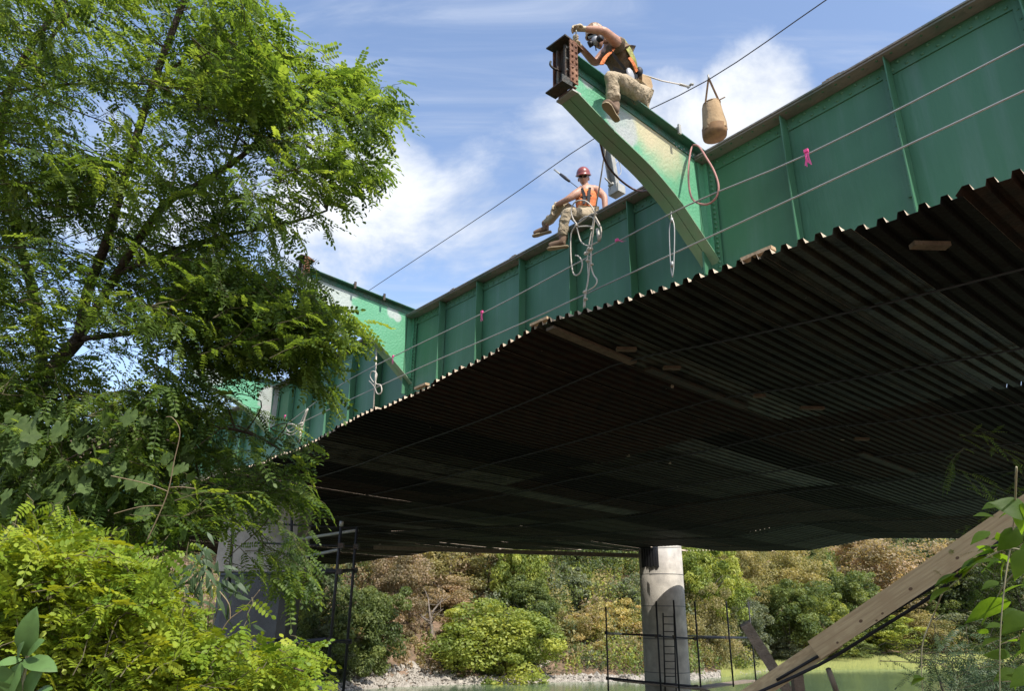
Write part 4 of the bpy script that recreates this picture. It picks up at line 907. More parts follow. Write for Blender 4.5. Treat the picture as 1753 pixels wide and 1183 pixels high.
def hand_chain(w, d, pn_, curl, thumbside, r=.0105):
    """palm + five curling fingers. w wrist, d finger direction, pn_ palm normal (side the fingers curl to)"""
    d = nv(d); pn_ = nv(np.asarray(pn_) - d * (np.asarray(pn_) @ d)); s_ = np.cross(d, pn_) * thumbside; out = []
    out.append(([(w - d * .03, .027), (w + d * .015, .027), (w + d * .05, (.034, .022)), (w + d * .085, (.036, .018))], [(0, 1), (1, 2), (2, 3)]))
    for j, (off, ln) in enumerate([(.030, .075), (.010, .085), (-.011, .079), (-.031, .062)]):
        b = w + d * .07 + s_ * off * .95; p = [(b, r)]; ang = 0; q = b + d * .025
        p.append((q, r))
        for k, (l, c) in enumerate(((.42, .8), (.32, 1.1), (.26, .8))):
            ang += curl * c; v = d * math.cos(ang) + pn_ * math.sin(ang) + s_ * off * 1.2; q = q + nv(v) * ln * l; p.append((q, r * (1 - .09 * k)))
        out.append((p, [(i, i + 1) for i in range(4)]))
    b = w + d * .02 + s_ * .022; v1 = nv(d * .55 + s_ * .8 + pn_ * .35); q1 = b + v1 * .038; v2 = nv(d * .85 + s_ * .2 + pn_ * .6); q2 = q1 + v2 * .034; out.append(([(b, r * 1.4), (q1, r * 1.25), (q2, r * 1.1), (q2 + nv(d * .7 - s_ * .2 + pn_ * .6) * .027, r)], [(0, 1), (1, 2), (2, 3)]))
    return out
def add_hand(mb, *a, **k):
    for pts, ed in hand_chain(*a, **k): V, F = skin(pts, ed, 1); mb.add(V, F, 0, True)
def head(mb, c, f, up, s=1.0):
    """skull with jaw, nose, brow, lips, ears. c head centre, f facing"""
    f = nv(f); up = nv(np.asarray(up) - f * (np.asarray(up) @ f)); r = np.cross(f, up)
    def fn(q):
        x, y, z = q; y2 = y; w = 1.0
        if z < -.1: w = 1 - .34 * min(1, (-z - .1) / .8)
        x2 = x * w
        if y > 0 and z < 0: y2 = y * (1 + .10 * -z)
        if y < 0 and z < -.2: y2 = y * (1 - .5 * (-z - .2))
        if y > .75 and abs(x) < .3: # nose ridge, lips, brow
            nz = math.exp(-((z + .12) / .16) ** 2) * (1 - abs(x) / .3); y2 += .22 * nz
            y2 += .06 * math.exp(-((z - .22) / .08) ** 2); y2 += .07 * math.exp(-((z + .5) / .07) ** 2)
        if y > .5 and abs(abs(x) - .38) < .2: y2 -= .09 * math.exp(-((z - .06) / .12) ** 2)
        return np.array([x2, y2, z])
    mb.ell(c, r * .075 * s, f * .096 * s, up * .12 * s, 28, 24, 0, fn)
    for sg in (-1, 1): mb.ell(c + r * sg * .076 * s - up * .012 * s - f * .008, r * .011 * s, f * .018 * s + up * .004, up * .031 * s, 8, 6)
def hat(t, c, f, up, mt, brim=True, s=1.0):
    f = nv(f); up = nv(np.asarray(up) - f * (np.asarray(up) @ f)); r = np.cross(f, up); m = MB(); V = []; seg = 28; rg = 8; cc = c + up * .058 * s
    for i in range(rg + 1):
        th = (math.pi / 2) * i / rg
        for j in range(seg):
            ph = 2 * math.pi * j / seg; rid = 1 + .025 * math.exp(-((math.sin(ph)) / .22) ** 2) * math.sin(th)
            V.append(cc + (r * math.sin(ph) * .112 + f * math.cos(ph) * .135) * s * math.sin(th) + up * .125 * s * math.cos(th) * rid)
    for (rr, zz_, fw) in ((1.12, -.012, .22), (1.12, -.020, .22), (.98, -.02, 0)):
        for j in range(seg):
            ph = 2 * math.pi * j / seg; ex = 1 + fw * max(0, math.cos(ph)) ** 2
            V.append(cc + (r * math.sin(ph) * .112 * rr + f * math.cos(ph) * .135 * (rr * ex)) * s + up * zz_)
    m.add(V, [(i * seg + j, i * seg + (j + 1) % seg, (i + 1) * seg + (j + 1) % seg, (i + 1) * seg + j) for i in range(rg + 3) for j in range(seg)], 0, True)
    return m.build('hard_hat', mt, t)
def limb(t, nm, pts, mt, sub=2, edges=None, wrinkle=0):
    V, F = skin(pts, edges or [(i, i + 1) for i in range(len(pts) - 1)], sub)
    if wrinkle:
        V = np.array([v + np.array([mnoise.noise(Vector(v * 9)), mnoise.noise(Vector(v * 9 + 7)), mnoise.noise(Vector(v * 8 + 3))]) * wrinkle + np.array([mnoise.noise(Vector(v * [20, 20, 34])), mnoise.noise(Vector(v * [20, 20, 34] + 5)), 0]) * wrinkle * .8 for v in V])
    m = MB(); m.add(V, F, 0, True); return m.build(nm, mt, t)
def boot(t, ank, toe_dir, up, L=.27):
    d = nv(toe_dir); up = nv(np.asarray(up) - d * (np.asarray(up) @ d)); s_ = np.cross(d, up)
    m = MB(); V, F = skin([(ank + up * .12, .062), (ank + up * .02, .060), (ank - up * .045, (.060, .062)), (ank - up * .050 + d * .09, (.058, .052)), (ank - up * .066 + d * .17, (.056, .040)), (ank - up * .068 + d * .20, (.045, .032))], [(0, 1), (1, 2), (2, 3), (3, 4), (4, 5)], 2); m.add(V, F, 0, True)
    V, F = skin([(ank - up * .045, .058), (ank - up * .055 - d * .045, .052)], [(0, 1)], 2); m.add(V, F, 0, True)
    b = m.build('boot', m_boot, t)
    m = MB(); out = [(-.085, 0), (-.075, .030), (-.03, .038), (.03, .035), (.09, .043), (.15, .050), (.20, .040), (.222, .018), (.222, -.018), (.20, -.040), (.15, -.050), (.09, -.043), (.03, -.035), (-.03, -.038), (-.075, -.030)]
    m.prism([ank + d * a + s_ * q - up * .115 for a, q in out], up * .016); m.build('sole', m_sole, b, loc=ORG[b.name])
# ---- person 1 astride the nearest bracket, reaching over to the stub
def person1():
    A = lambda x, y, u: pu(x, y, u)
    hip = pu(1083, 138, 0.0); n0, _ = on_u(1083, 138, 0.0); hip = B(0, n0, zt1(n0) + .13)
    t = thing('person', 'person in lime vest and respirator astride the nearest bracket, reaching over to its rusty tip', 'person', B(0, n0, zt1(n0)), 'bridge workers')
    Lhip = hip - UH * .10; Rhip = hip + UH * .10
    knee = A(1046, 130, -.24); ank = A(1052, 186, -.21); rknee = B(.26, n0 + .40, zt1(n0) + .03); rank = B(.20, on_u(1030, 205, .2)[0], on_u(1030, 205, .2)[1])
    neck = A(1046, 68, -.02); head_c = A(1022, 66, -.02); chest = A(1058, 92, 0); sh_l = A(1060, 76, -.19); sh_r = chest + UH * .17 + Z3 * .08 + N3 * .05
    elb = A(1034, 52, -.26); wr = A(1000, 49, -.12); relb = A(1018, 108, .22); rwr = A(990, 76, .10)
    mid = (hip + chest) / 2 + Z3 * .03
    body = [(hip, (.13, .11)), (mid, (.125, .10)), (chest, (.14, .11)), ((chest + neck) / 2 + (neck - chest) * .12, .085), (neck + (head_c - neck) * .3, .052), (head_c, .05),
            (sh_l, .062), ((sh_l + elb) / 2, .048), (elb, .040), ((elb + wr) / 2, .036), (wr, .027), (sh_r, .062), (relb, .040), (rwr, .027),
            (Lhip, .085), (knee, .055), (ank, .04), (Rhip, .085), (rknee, .055), (rank, .04)]
    ed = [(0, 1), (1, 2), (2, 3), (3, 4), (4, 5), (3, 6), (6, 7), (7, 8), (8, 9), (9, 10), (3, 11), (11, 12), (12, 13), (0, 14), (14, 15), (15, 16), (0, 17), (17, 18), (18, 19)]
    body = [(p, tuple(q * 1.18 for q in r) if hasattr(r, '__len__') else r * (1.22 if 5 < i < 14 else (1.05 if i < 6 else .82))) for i, (p, r) in enumerate(body)]
    V, F = skin(body, ed, 2); m = MB(); m.add(V, F, 0, True)
    fd = nv(N3 * .85 - Z3 * .42 - UH * .35); upd = nv(Z3 * .9 + N3 * .35)
    head(m, head_c, fd, upd); add_hand(m, wr, wr - elb, -Z3 - UH * .3, .75, 1); add_hand(m, rwr, rwr - relb, Z3 * .2 - UH, .8, -1)
    m.build('body', m_skin, t)
    # trousers
    Pp = [(hip + Z3 * .04, (.150, .13)), (Lhip, .115), ((Lhip + knee) / 2 + Z3 * .01, .100), (knee, .082), ((knee + ank) / 2, .078), (ank + Z3 * .04, .072), (Rhip, .115), ((Rhip + rknee) / 2, .1), (rknee, .082), ((rknee + rank) / 2, .075), (rank + Z3 * .05, .07)]
    limb(t, 'trousers', Pp, m_khaki, 2, [(0, 1), (1, 2), (2, 3), (3, 4), (4, 5), (0, 6), (6, 7), (7, 8), (8, 9), (9, 10)], .02)
    limb(t, 'shirt', [(hip + Z3 * .05 + (mid - hip) * .2, (.148, .125)), (mid, (.165, .14)), (chest, (.185, .15)), ((chest + neck) / 2 + (neck - chest) * .05, .115), (sh_l, .092), (sh_l + (elb - sh_l) * .35, .066), (sh_r, .078), (sh_r + (relb - sh_r) * .4, .065)], m_tshirt, 2, [(0, 1), (1, 2), (2, 3), (3, 4), (4, 5), (3, 6), (6, 7)], .012)
    # vest: panels over the back and a front strap
    back = nv(-N3 * .5 + Z3 * .85); 
    m = MB(); V, F = skin([(mid + back * .035, (.155, .13)), (chest + back * .03, (.182, .145)), ((chest + neck) / 2 + back * .03, .115)], [(0, 1), (1, 2)], 2); m.add(V, F, 0, True); vest = m.build('vest', m_lime, t)
    def band(pts, mt, nm, w=.02):
        q = MB(); P_ = smooth(pts, 4); 
        for a, b in zip(P_[:-1], P_[1:]): dd = nv(b - a); s_ = nv(np.cross(dd, nv((a + b) / 2 - (chest + hip) / 2))); q.ob((a + b) / 2, dd * np.linalg.norm(b - a) * .56, s_ * w, np.cross(dd, s_) * .006)
        q.build(nm, mt, t)
    band([A(1053, 80, -.13), A(1046, 88, -.17), A(1036, 98, -.19), A(1030, 110, -.17)], m_orange, 'vest_strap', .022)
    band([A(1064, 66, -.10), A(1076, 84, -.17), A(1084, 100, -.19), A(1088, 116, -.17)], m_lime, 'vest_edge', .035)
    band([A(1077, 98, -.195), A(1084, 108, -.2), A(1090, 122, -.18)], m_orange, 'vest_trim', .02)
    band([A(1050, 118, -.17), A(1066, 124, -.19), A(1084, 130, -.18), A(1096, 132, -.1)], m_black, 'tool_belt', .028)
    band([A(1044, 84, -.185), A(1056, 100, -.2), A(1070, 118, -.2)], m_black, 'harness_strap', .014)
    # pouches
    p = A(1079, 128, -.22); m = MB(); m.ell(p, UH * .03, N3 * .06 + Z3 * .02, Z3 * .085, 12, 8); m.build('grey_pouch', m_grey, t)
    p = A(1094, 122, -.16); m = MB(); m.ell(p, UH * .045, N3 * .045, Z3 * .06, 12, 8); m.build('lanyard_reel', m_black, t)
    p = A(1103, 148, -.10); m = MB(); 
    pr = [(-.09, .10), (.06, .12), (.085, .02), (.04, -.12), (-.10, -.09)]
    dx = nv(-N3); m.prism([p + dx * a + Z3 * b - UH * .055 for a, b in pr], UH * .11); m.build('bolt_bag', m_canvas, t)
    # helmet worn backwards over the head, respirator and straps
    hat(t, head_c + upd * .01, -fd, upd, m_helmetdark, s=.95)
    r = np.cross(fd, upd); m = MB(); mc = head_c + fd * .088 - upd * .045
    m.ell(mc, r * .048, fd * .045, upd * .055, 14, 10); mask = m.build('respirator', m_grey, t)
    for s_ in (-1, 1):
        m = MB(); a = mc + r * s_ * .04 + fd * .01 - upd * .01; m.tube([a, a + nv(r * s_ + fd * .35 - upd * .2) * .045], .036, 14); m.build('filter', m_black, mask, loc=ORG[mask.name])
        m = MB(); a = mc - upd * .03 + r * .02 * s_; m.tube(smooth([a, a - upd * .05 + fd * .01, a - upd * .09 + fd * .025], 3), .007, 5); m.build('strap_end', m_black, t)
    m = MB(); m.ob(head_c + fd * .093 + upd * .025, r * .065, upd * .022, fd * .012); m.build('goggles', m_glass, t)
    m = MB(); m.tube([mc + r * .04, head_c + r * .085 - upd * .01, head_c - fd * .08 + r * .03], .008, 5); m.tube([mc - r * .04, head_c - r * .085 - upd * .01, head_c - fd * .08 - r * .03], .008, 5); m.build('mask_strap', m_grey, t)
    # gloves
    for (w_, d, cu, th) in ((wr, wr - elb, .75, 1), (rwr, rwr - relb, .8, -1)):
        m = MB(); add_hand(m, w_, d, (-Z3 - UH * .3) if th == 1 else (Z3 * .2 - UH), cu, th, r=.0135); V, F = skin([(w_ - nv(d) * .06, .037), (w_ - nv(d) * .01, .031), (w_ + nv(d) * .06, (.043, .03)), (w_ + nv(d) * .09, (.042, .024))], [(0, 1), (1, 2), (2, 3)], 1); m.add(V, F, 0, True); m.build('glove', m_glove, t)
    boot(t, ank, nv(N3 * .85 + Z3 * .12 - UH * .25), Z3); boot(t, rank, nv(N3 * .8 - Z3 * .05 + UH * .2), Z3)
    # wrench in the raised hand
    g = wr + nv(wr - elb) * .08; m = MB(); m.tube([g + Z3 * .05, g - Z3 * .14 + N3 * .02], .009, 6); tag(m.build('wrench', m_galv, loc=g), "small steel wrench in the astride man's gloved hand above the stub", 'wrench')
    # lanyard to the lifeline
    a = A(1097, 126, -.12); b = pn(1180, 148, -.3); e = a + (b - a) * .78
    ln = thing('safety_lanyard', 'white safety lanyard from the astride man back to the lifeline', 'lanyard', a, 'safety lanyards')
    m = MB(); m.tube([a, (a + e) / 2 - Z3 * .02, e], .009, 6); m.build('webbing', m_rope, ln); m = MB(); m.tube([e, b], .017, 6); m.tube([b + UH * .03, b - UH * .03 + Z3 * .02, b - UH * .06], .018, 6); m.build('rope_grab', m_galv, ln)
person1()
# ---- person 2 sitting on the girder
def person2():
    ux, _ = on_n(1005, 352, -.15); base = B(ux, -.17, fz(ux)); hip = base + Z3 * .11 + UH * .04
    t = thing('person', 'bare-armed person in red hard hat and orange vest seated on the girder edge', 'person', base, 'bridge workers')
    A = lambda x, y, n: pn(x, y, n)
    chest = A(1004, 334, -.16); neck = A(1002, 318, -.15); hc = A(999, 305, -.12); shr = A(986, 332, .02); shl = A(1022, 325, -.30)
    elr = A(972, 341, .12); wrr = A(951, 351, .16); ell_ = A(1035, 337, -.30); wrl = A(1036, 352, -.30); wrl = np.array([wrl[0], wrl[1], B(on_n(1036, 352, -.30)[0], -.3, fz(1.5))[2] + .035])
    kr = A(963, 350, .06); ar = A(934, 388, -.05); kl = A(968, 364, .30); al = A(963, 411, .27)
    mid = (hip + chest) / 2; hr = hip + UH * .09 + N3 * .03; hl = hip - UH * .09 + N3 * .05
    body = [(hip, (.13, .11)), (mid, (.115, .095)), (chest, (.13, .10)), ((chest + neck) / 2 + (neck - chest) * .2, .075), (neck, .052), (hc, .05), (shr, .060), ((shr + elr) / 2, .05), (elr, .041), (wrr, .028),
            (shl, .060), ((shl + ell_) / 2, .05), (ell_, .041), (wrl, .028), (hr, .085), (kr, .055), (ar, .04), (hl, .085), (kl, .055), (al, .04)]
    ed = [(0, 1), (1, 2), (2, 3), (3, 4), (4, 5), (3, 6), (6, 7), (7, 8), (8, 9), (3, 10), (10, 11), (11, 12), (12, 13), (0, 14), (14, 15), (15, 16), (0, 17), (17, 18), (18, 19)]
    body = [(p, tuple(q * 1.18 for q in r) if hasattr(r, '__len__') else r * (1.22 if 5 < i < 14 else (1.05 if i < 6 else .82))) for i, (p, r) in enumerate(body)]
    V, F = skin(body, ed, 2); m = MB(); m.add(V, F, 0, True)
    fd = nv(-hc * np.array([1, 1, 1.0]) / np.linalg.norm(hc) + N3 * .12 + Z3 * .12); upd = Z3; head(m, hc, fd, upd, 1.0)
    add_hand(m, wrr, nv(wrr - elr) * .6 - Z3 * .9, -N3 * .2 - UH, .45, 1); add_hand(m, wrl, -UH * .9 - N3 * .2, -Z3, .1, -1); m.build('body', m_skin, t)
    Pp = [(hip + Z3 * .03, (.145, .125)), (hr, .11), ((hr + kr) / 2, .095), (kr, .080), ((kr + ar) / 2, .074), (ar + Z3 * .06, .068), (hl, .11), ((hl + kl) / 2, .095), (kl, .080), ((kl + al) / 2, .076), (al + Z3 * .04, .074)]
    limb(t, 'trousers', Pp, m_khaki, 2, [(0, 1), (1, 2), (2, 3), (3, 4), (4, 5), (0, 6), (6, 7), (7, 8), (8, 9), (9, 10)], .02)
    limb(t, 'vest', [(hip + Z3 * .06, (.165, .14)), (mid, (.165, .135)), (chest, (.185, .145)), ((chest + neck) / 2, (.13, .10))], m_orange, 2, None, .01)
    def strap(pts, w=.016, mt=m_black, nm='harness_strap'):
        q = MB(); P_ = smooth(pts, 4)
        for a, b in zip(P_[:-1], P_[1:]): dd = nv(b - a); s_ = nv(np.cross(dd, fd)); q.ob((a + b) / 2, dd * np.linalg.norm(b - a) * .56, s_ * w, np.cross(dd, s_) * .006)
        q.build(nm, mt, t)
    c2 = chest + fd * .15; strap([c2 - np.cross(fd, Z3) * -.06 + Z3 * .1, c2 - np.cross(fd, Z3) * -.02 - Z3 * .02, c2 + np.cross(fd, Z3) * .03 - Z3 * .16], .02)
    strap([c2 - np.cross(fd, Z3) * .07 + Z3 * .1, c2 - np.cross(fd, Z3) * .05 - Z3 * .05, c2 - np.cross(fd, Z3) * .04 - Z3 * .17], .02); strap([c2 - np.cross(fd, Z3) * .09 - Z3 * .03 - fd * .02, c2 - Z3 * .05, c2 + np.cross(fd, Z3) * .08 - Z3 * .05 - fd * .02], .014)
    h = hat(t, hc, fd, upd, m_helmetred, s=.93); r = np.cross(fd, upd)
    m = MB(); p = hc + upd * .105 + fd * .123; m.ob(p, r * .022, nv(upd * .7 - fd * .7) * .016, nv(fd + upd) * .003); m.build('sticker', m_orange, h, loc=ORG[h.name])
    m = MB()
    for s_ in (-1, 1): m.ell(hc + fd * .098 + r * s_ * .035 + upd * .012, r * .034, fd * .012, upd * .021, 12, 8); m.tube([hc + fd * .09 + r * s_ * .066 + upd * .014, hc + r * s_ * .08 + upd * .005], .005, 4)
    m.build('sunglasses', m_glass, t)
    for (w_, d, pnn, cu, th) in ((wrr, nv(wrr - elr) * .6 - Z3 * .9, -N3 * .2 - UH, .45, 1),):
        m = MB(); add_hand(m, w_, d, pnn, cu, th, r=.0135); V, F = skin([(w_ - nv(d) * .05, .037), (w_ - nv(d) * .01, .031), (w_ + nv(d) * .06, (.043, .03)), (w_ + nv(d) * .09, (.042, .024))], [(0, 1), (1, 2), (2, 3)], 1); m.add(V, F, 0, True); m.build('glove', m_glove, t)
    boot(t, al, nv(UH * .75 + N3 * .5), Z3); boot(t, ar, nv(UH * .8 + N3 * .5 - Z3 * .1), Z3)
    a = chest - fd * .1 + Z3 * .02; b = pn(949, 290, -.3); ln = thing('safety_lanyard', 'black safety lanyard with shock pack from the seated man to the lifeline', 'lanyard', a, 'safety lanyards')
    q1 = a + (b - a) * .52; q2 = a + (b - a) * .8; m = MB(); m.tube([a, q1], .006, 5); m.build('webbing', m_black, ln); m = MB(); m.tube([q1, (q1 + q2) / 2, q2], [.02, .027, .022], 8); m.build('shock_pack', m_black, ln); m = MB(); m.tube([q2, b], .014, 6); m.build('snap_hook', m_galv, ln)
person2()

# ------------------------------------------------------------------ timbers at the lower right
def timbers():
    A0, A1 = at(1215, 1212, 7.4), at(1420, 1072, 6.9); 
    def plank(x0, y0, x1, y1, Z0, Z1, w_, th, label, nm='timber_brace', mt=m_wood):
        a, b = at(x0, y0, Z0), at(x1, y1, Z1); d = nv(b - a); v = nv((a + b) / 2); s_ = nv(np.cross(d, v)); dpt = np.cross(d, s_); m = MB(); m.ob((a + b) / 2, (b - a) / 2, s_ * w_ / 2, dpt * th / 2); o = m.build(nm, mt, loc=(a + b) / 2); tag(o, label, 'timber', 'timber brace planks')
        return a, b, d, s_, dpt
    pa, pb = at(1395, 1113, 7.0), at(1840, 815, 5.6); pd = nv(pb - pa); ps = nv(np.cross(pd, nv((pa + pb) / 2))); pq = np.cross(pd, ps)
    wm = mat('sawn_pine', (.50, .385, .22), .75, 0, (.36, .26, .14), 1.0, (.38, .66), .15, 3, axes=[(pd, 1.5), (ps, 38), (pq, 38)], col3=(.40, .29, .16), s3=3)
    plank(1395, 1113, 1840, 815, 7.0, 5.6, .185, .04, 'long upper pine plank of the diagonal brace at lower right', mt=wm)
    # knots in the wood are flat print: small dark oval inlays
    kn = MB(); knm = mat('pine_knot', (.13, .08, .045), .8)
    for (x, y, Z, r) in [(1475, 1063, 6.73, .014), (1512, 1050, 6.62, .01), (1502, 1062, 6.65, .009), (1560, 1008, 6.45, .014), (1640, 955, 6.2, .012), (1625, 985, 6.23, .009), (1435, 1100, 6.85, .01), (1690, 920, 6.05, .012)]:
        p = at(x, y, Z); rr = p / np.linalg.norm(p); t_ = ((pa + pb) / 2 - pq * 0 - p) @ pq / (rr @ pq); p = p + rr * t_; sg = -1 if (pq @ rr) > 0 else 1; p = p + pq * sg * .0205
        kn.add([p + pd * r * 1.5 * math.cos(k) + ps * r * math.sin(k) for k in np.linspace(0, 6.283, 9)[:-1]], [tuple(range(8))])
    up_ = [o for o in C.objects if o.name.startswith('timber_brace')][0]; ko = bpy.data.objects.new('knots', kn.mesh('knots', knm, up_.location)); C.objects.link(ko); ko.parent = up_; ko['kind'] = 'stuff'
    a, b, d, s_, dp = plank(1225, 1232, 1432, 1094, 7.6, 7.09, .17, .04, 'short lower pine plank of the diagonal brace at lower right', mt=wm)
    # two black cables beneath
    line('black_cable', smooth([at(1255, 1205, 7.4), at(1400, 1140, 7.1), at(1500, 1080, 6.8), at(1602, 1016, 6.4), at(1690, 945, 6.0), at(1790, 870, 5.7)], 4), .017, m_pipe, 'lower black cable under the pine brace', 'cable', 'black cables under the brace')
    line('black_cable', smooth([at(1330, 1165, 7.3), at(1480, 1078, 6.9), at(1560, 1028, 6.6), at(1620, 990, 6.4), at(1700, 922, 6.0), at(1790, 850, 5.7)], 4), .015, m_pipe, 'upper black cable touching the pine brace', 'cable', 'black cables under the brace')
    m = MB(); a, b = at(1275, 1068, 8.6), at(1345, 1178, 8.4); d = nv(b - a); v = nv((a + b) / 2); s2 = nv(np.cross(d, v)); m.ob((a + b) / 2 + d * .2, d * (np.linalg.norm(b - a) / 2 + .2), s2 * .062, np.cross(d, s2) * .06); tag(m.build('leaning_post', m_oldwood, loc=b), 'weathered leaning timber post behind the lower end of the pine brace', 'post')
    m = MB(); a = at(1362, 1140, 8.0); m.ob(a - Z3 * .25, [.055, 0, 0], [0, .05, 0], [0, 0, .32]); tag(m.build('timber_post', m_wooddark, loc=a - Z3 * .5), 'short dark upright post under the pine brace', 'post')
    m = MB(); a, b = at(1418, 1146, 9.0), at(1436, 1195, 9.0); m.tube([a, b], .035, 7); tag(m.build('stake', m_oldwood, loc=b), 'thin stake slanting out of the water right of the brace foot', 'stake')
timbers()

# ------------------------------------------------------------------ the locust tree on the left
leaf_loc = mat('locust_leaf', (.125, .20, .05), .5, 0, (.09, .155, .035), 3, (.4, .6), spec=.35, transl=.55, tcol=(2.4, 2.1, .75), vary=.45)
leaf_yel = mat('yellow_green_locust_leaf', (.235, .31, .03), .5, 0, (.165, .25, .025), 2.5, (.4, .6), spec=.3, transl=.42, tcol=(1.8, 1.5, .6), vary=.25)
def locust_tree():
    base = np.array([-5.2, 5.6, terr(-5.2, 5.6)]); t = thing('locust_tree', 'tall black locust tree with drooping feathery leaves filling the left side', 'tree', base)
    sk = []; m = MB()
    def limb_(pts, r0, r1, nm=None):
        P_ = smooth([at(*p) if not isinstance(p, np.ndarray) else p for p in pts], 6); sk.extend(P_); q = MB(); q.tube(P_, list(np.linspace(r0, r1, len(P_))), 8); q.build(nm or 'branch', m_bark, t)
    limb_([base, at(-60, 900, 8.0), at(30, 722, 8.0), at(75, 650, 8.0), at(135, 580, 8.0)], .11, .075, 'trunk')
    limb_([(135, 580, 8.0), (150, 500, 7.9), (180, 420, 7.8), (215, 300, 7.6), (260, 150, 7.5), (330, -40, 7.4)], .06, .03)
    limb_([(135, 580, 8.0), (200, 470, 7.8), (275, 358, 7.6), (335, 318, 7.5), (390, 285, 7.4), (450, 240, 7.3), (520, 210, 7.3), (600, 185, 7.2)], .055, .012)
    limb_([(390, 285, 7.4), (408, 230, 7.4), (418, 190, 7.4), (430, 110, 7.4), (440, 60, 7.4)], .018, .008)
    limb_([(75, 650, 8.0), (60, 520, 8.2), (30, 400, 8.3), (0, 250, 8.3), (30, 120, 8.2), (110, 0, 8.0)], .06, .03)
    limb_([(30, 120, 8.2), (70, 85, 8.1), (120, 20, 8.0)], .03, .02); limb_([(0, 160, 8.2), (100, 145, 8.0), (230, 142, 7.8), (330, 155, 7.5)], .02, .008)
    limb_([(200, 470, 7.8), (290, 430, 7.6), (400, 400, 7.5), (500, 380, 7.3), (560, 360, 7.2)], .03, .01); limb_([(135, 580, 8.0), (220, 570, 7.8), (330, 545, 7.6), (450, 540, 7.5), (560, 560, 7.4)], .035, .01)
    limb_([(75, 650, 8.0), (170, 690, 7.8), (300, 720, 7.6), (420, 740, 7.5), (480, 770, 7.4)], .03, .01)
    limb_([(170, 690, 7.8), (280, 800, 7.6), (400, 840, 7.4), (480, 880, 7.4)], .02, .008); limb_([(260, 150, 7.5), (330, 90, 7.4), (420, 50, 7.4), (480, 20, 7.4)], .02, .008)
    r_ = np.random.default_rng(21)
    poly = [(-80, -60), (400, -60), (428, 15), (415, 45), (462, 70), (480, 90), (520, 92), (530, 125), (560, 150), (618, 135), (625, 165), (668, 198), (640, 225), (605, 220), (585, 255), (640, 300), (630, 340), (590, 350), (560, 320), (505, 300), (490, 350), (525, 410), (545, 440), (500, 420), (480, 440), (565, 520), (620, 570), (600, 600), (545, 590), (555, 620), (565, 675), (520, 690), (475, 660), (470, 720), (515, 770), (500, 790), (470, 790), (530, 870), (510, 890), (520, 950), (510, 1010), (480, 1000), (445, 940), (380, 960), (340, 900), (200, 880), (-80, 900)]
    # windows of sky between the boughs
    gaps = [(150, 260, 55, 30), (235, 215, 45, 25), (160, 235, 40, 20), (20, 80, 30, 50), (395, 250, 40, 40), (300, 215, 30, 25), (230, 640, 42, 40), (265, 590, 30, 25), (420, 700, 40, 30), (400, 400, 30, 30), (100, 500, 20, 30), (285, 560, 40, 20), (195, 200, 20, 35), (480, 320, 25, 50), (235, 775, 30, 20), (110, 880, 50, 20), (345, 260, 25, 18)]
    tips = []; tries = 0
    while len(tips) < 1350 and tries < 19000:
        tries += 1; x = r_.uniform(-80, 680); y = r_.uniform(-60, 1020)
        if not inpoly(x, y, poly): continue
        if ((x - 515) / 60) ** 2 + ((y - 445) / 42) ** 2 < 1 or ((x - 440) / 50) ** 2 + ((y - 925) / 32) ** 2 < 1: continue
        if any(((x - gx) / (rx + 14)) ** 2 + ((y - gy) / (ry + 14)) ** 2 < 1 for gx, gy, rx, ry in gaps) and r_.random() < .8: continue
        if ((x - 425) / 62) ** 2 + ((y - 690) / 46) ** 2 < 1 or ((x - 610) / 45) ** 2 + ((y - 640) / 40) ** 2 < 1: continue
        ex = min(1, max(0, (x - 200) / 400)); Z = r_.uniform(6.3, 8.8) - .5 * ex; q = at(x, y, Z)
        od = RT * r_.normal(.85, .35) + UP * r_.normal(-.05 if y > 250 else .1, .35) + FW * r_.normal(-.25, .5)
        for j in range(5): tips.append((q + r_.normal(size=3) * [.17, .17, .09], od + r_.normal(size=3) * .3))
    # hand-set outer sprays that make the outline
    for (x, y, dx, dy) in [(672, 196, 1, .1), (655, 185, 1, .0), (640, 215, 1, -.3), (620, 135, .8, .5), (600, 130, .8, .6), (575, 140, .7, .5), (650, 305, 1, -.2), (640, 290, 1, -.1), (600, 345, .8, -.6), (625, 325, .9, -.4), (505, 410, .8, -.5), (520, 95, .8, .5), (480, 55, .6, .6), (465, 40, .6, .4), (625, 570, 1, -.3), (605, 575, 1, -.2), (570, 680, .8, -.5), (560, 672, .8, -.4), (520, 775, .9, -.4), (540, 868, .9, -.4), (530, 875, .8, -.6), (528, 1000, .7, -.7), (510, 1020, .5, -.9), (490, 1025, .3, -1), (430, 15, .5, .5), (660, 240, .9, -.6), (560, 615, .9, -.4)]:
        for j in range(3): tips.append((at(x + r_.normal() * 8, y + r_.normal() * 6, r_.uniform(6.6, 7.2)), RT * dx + UP * dy * .5 + FW * r_.normal(-.1, .25) + r_.normal(size=3) * .1))
    for j in range(230):
        x = r_.uniform(330, 590); y = r_.uniform(455, 640)
        if inpoly(x, y, poly) and ((x - 515) / 60) ** 2 + ((y - 445) / 42) ** 2 > 1: tips.append((at(x, y, r_.uniform(6.2, 7.2)), RT * r_.normal(.8, .3) + UP * r_.normal(-.2, .4) + FW * r_.normal(-.4, .4)))
    for j in range(110):
        tips.append((at(r_.uniform(-20, 330), r_.uniform(690, 930), r_.uniform(5.9, 6.8)), RT * r_.normal(.7, .4) + UP * r_.normal(-.1, .4) + FW * r_.normal(-.4, .4)))
    arr, tw = locust_foliage(tips, sk, .29, 10, .66, r_)
    for nm in ('tw',): tw.build('twigs', m_twig, t, 'stuff')
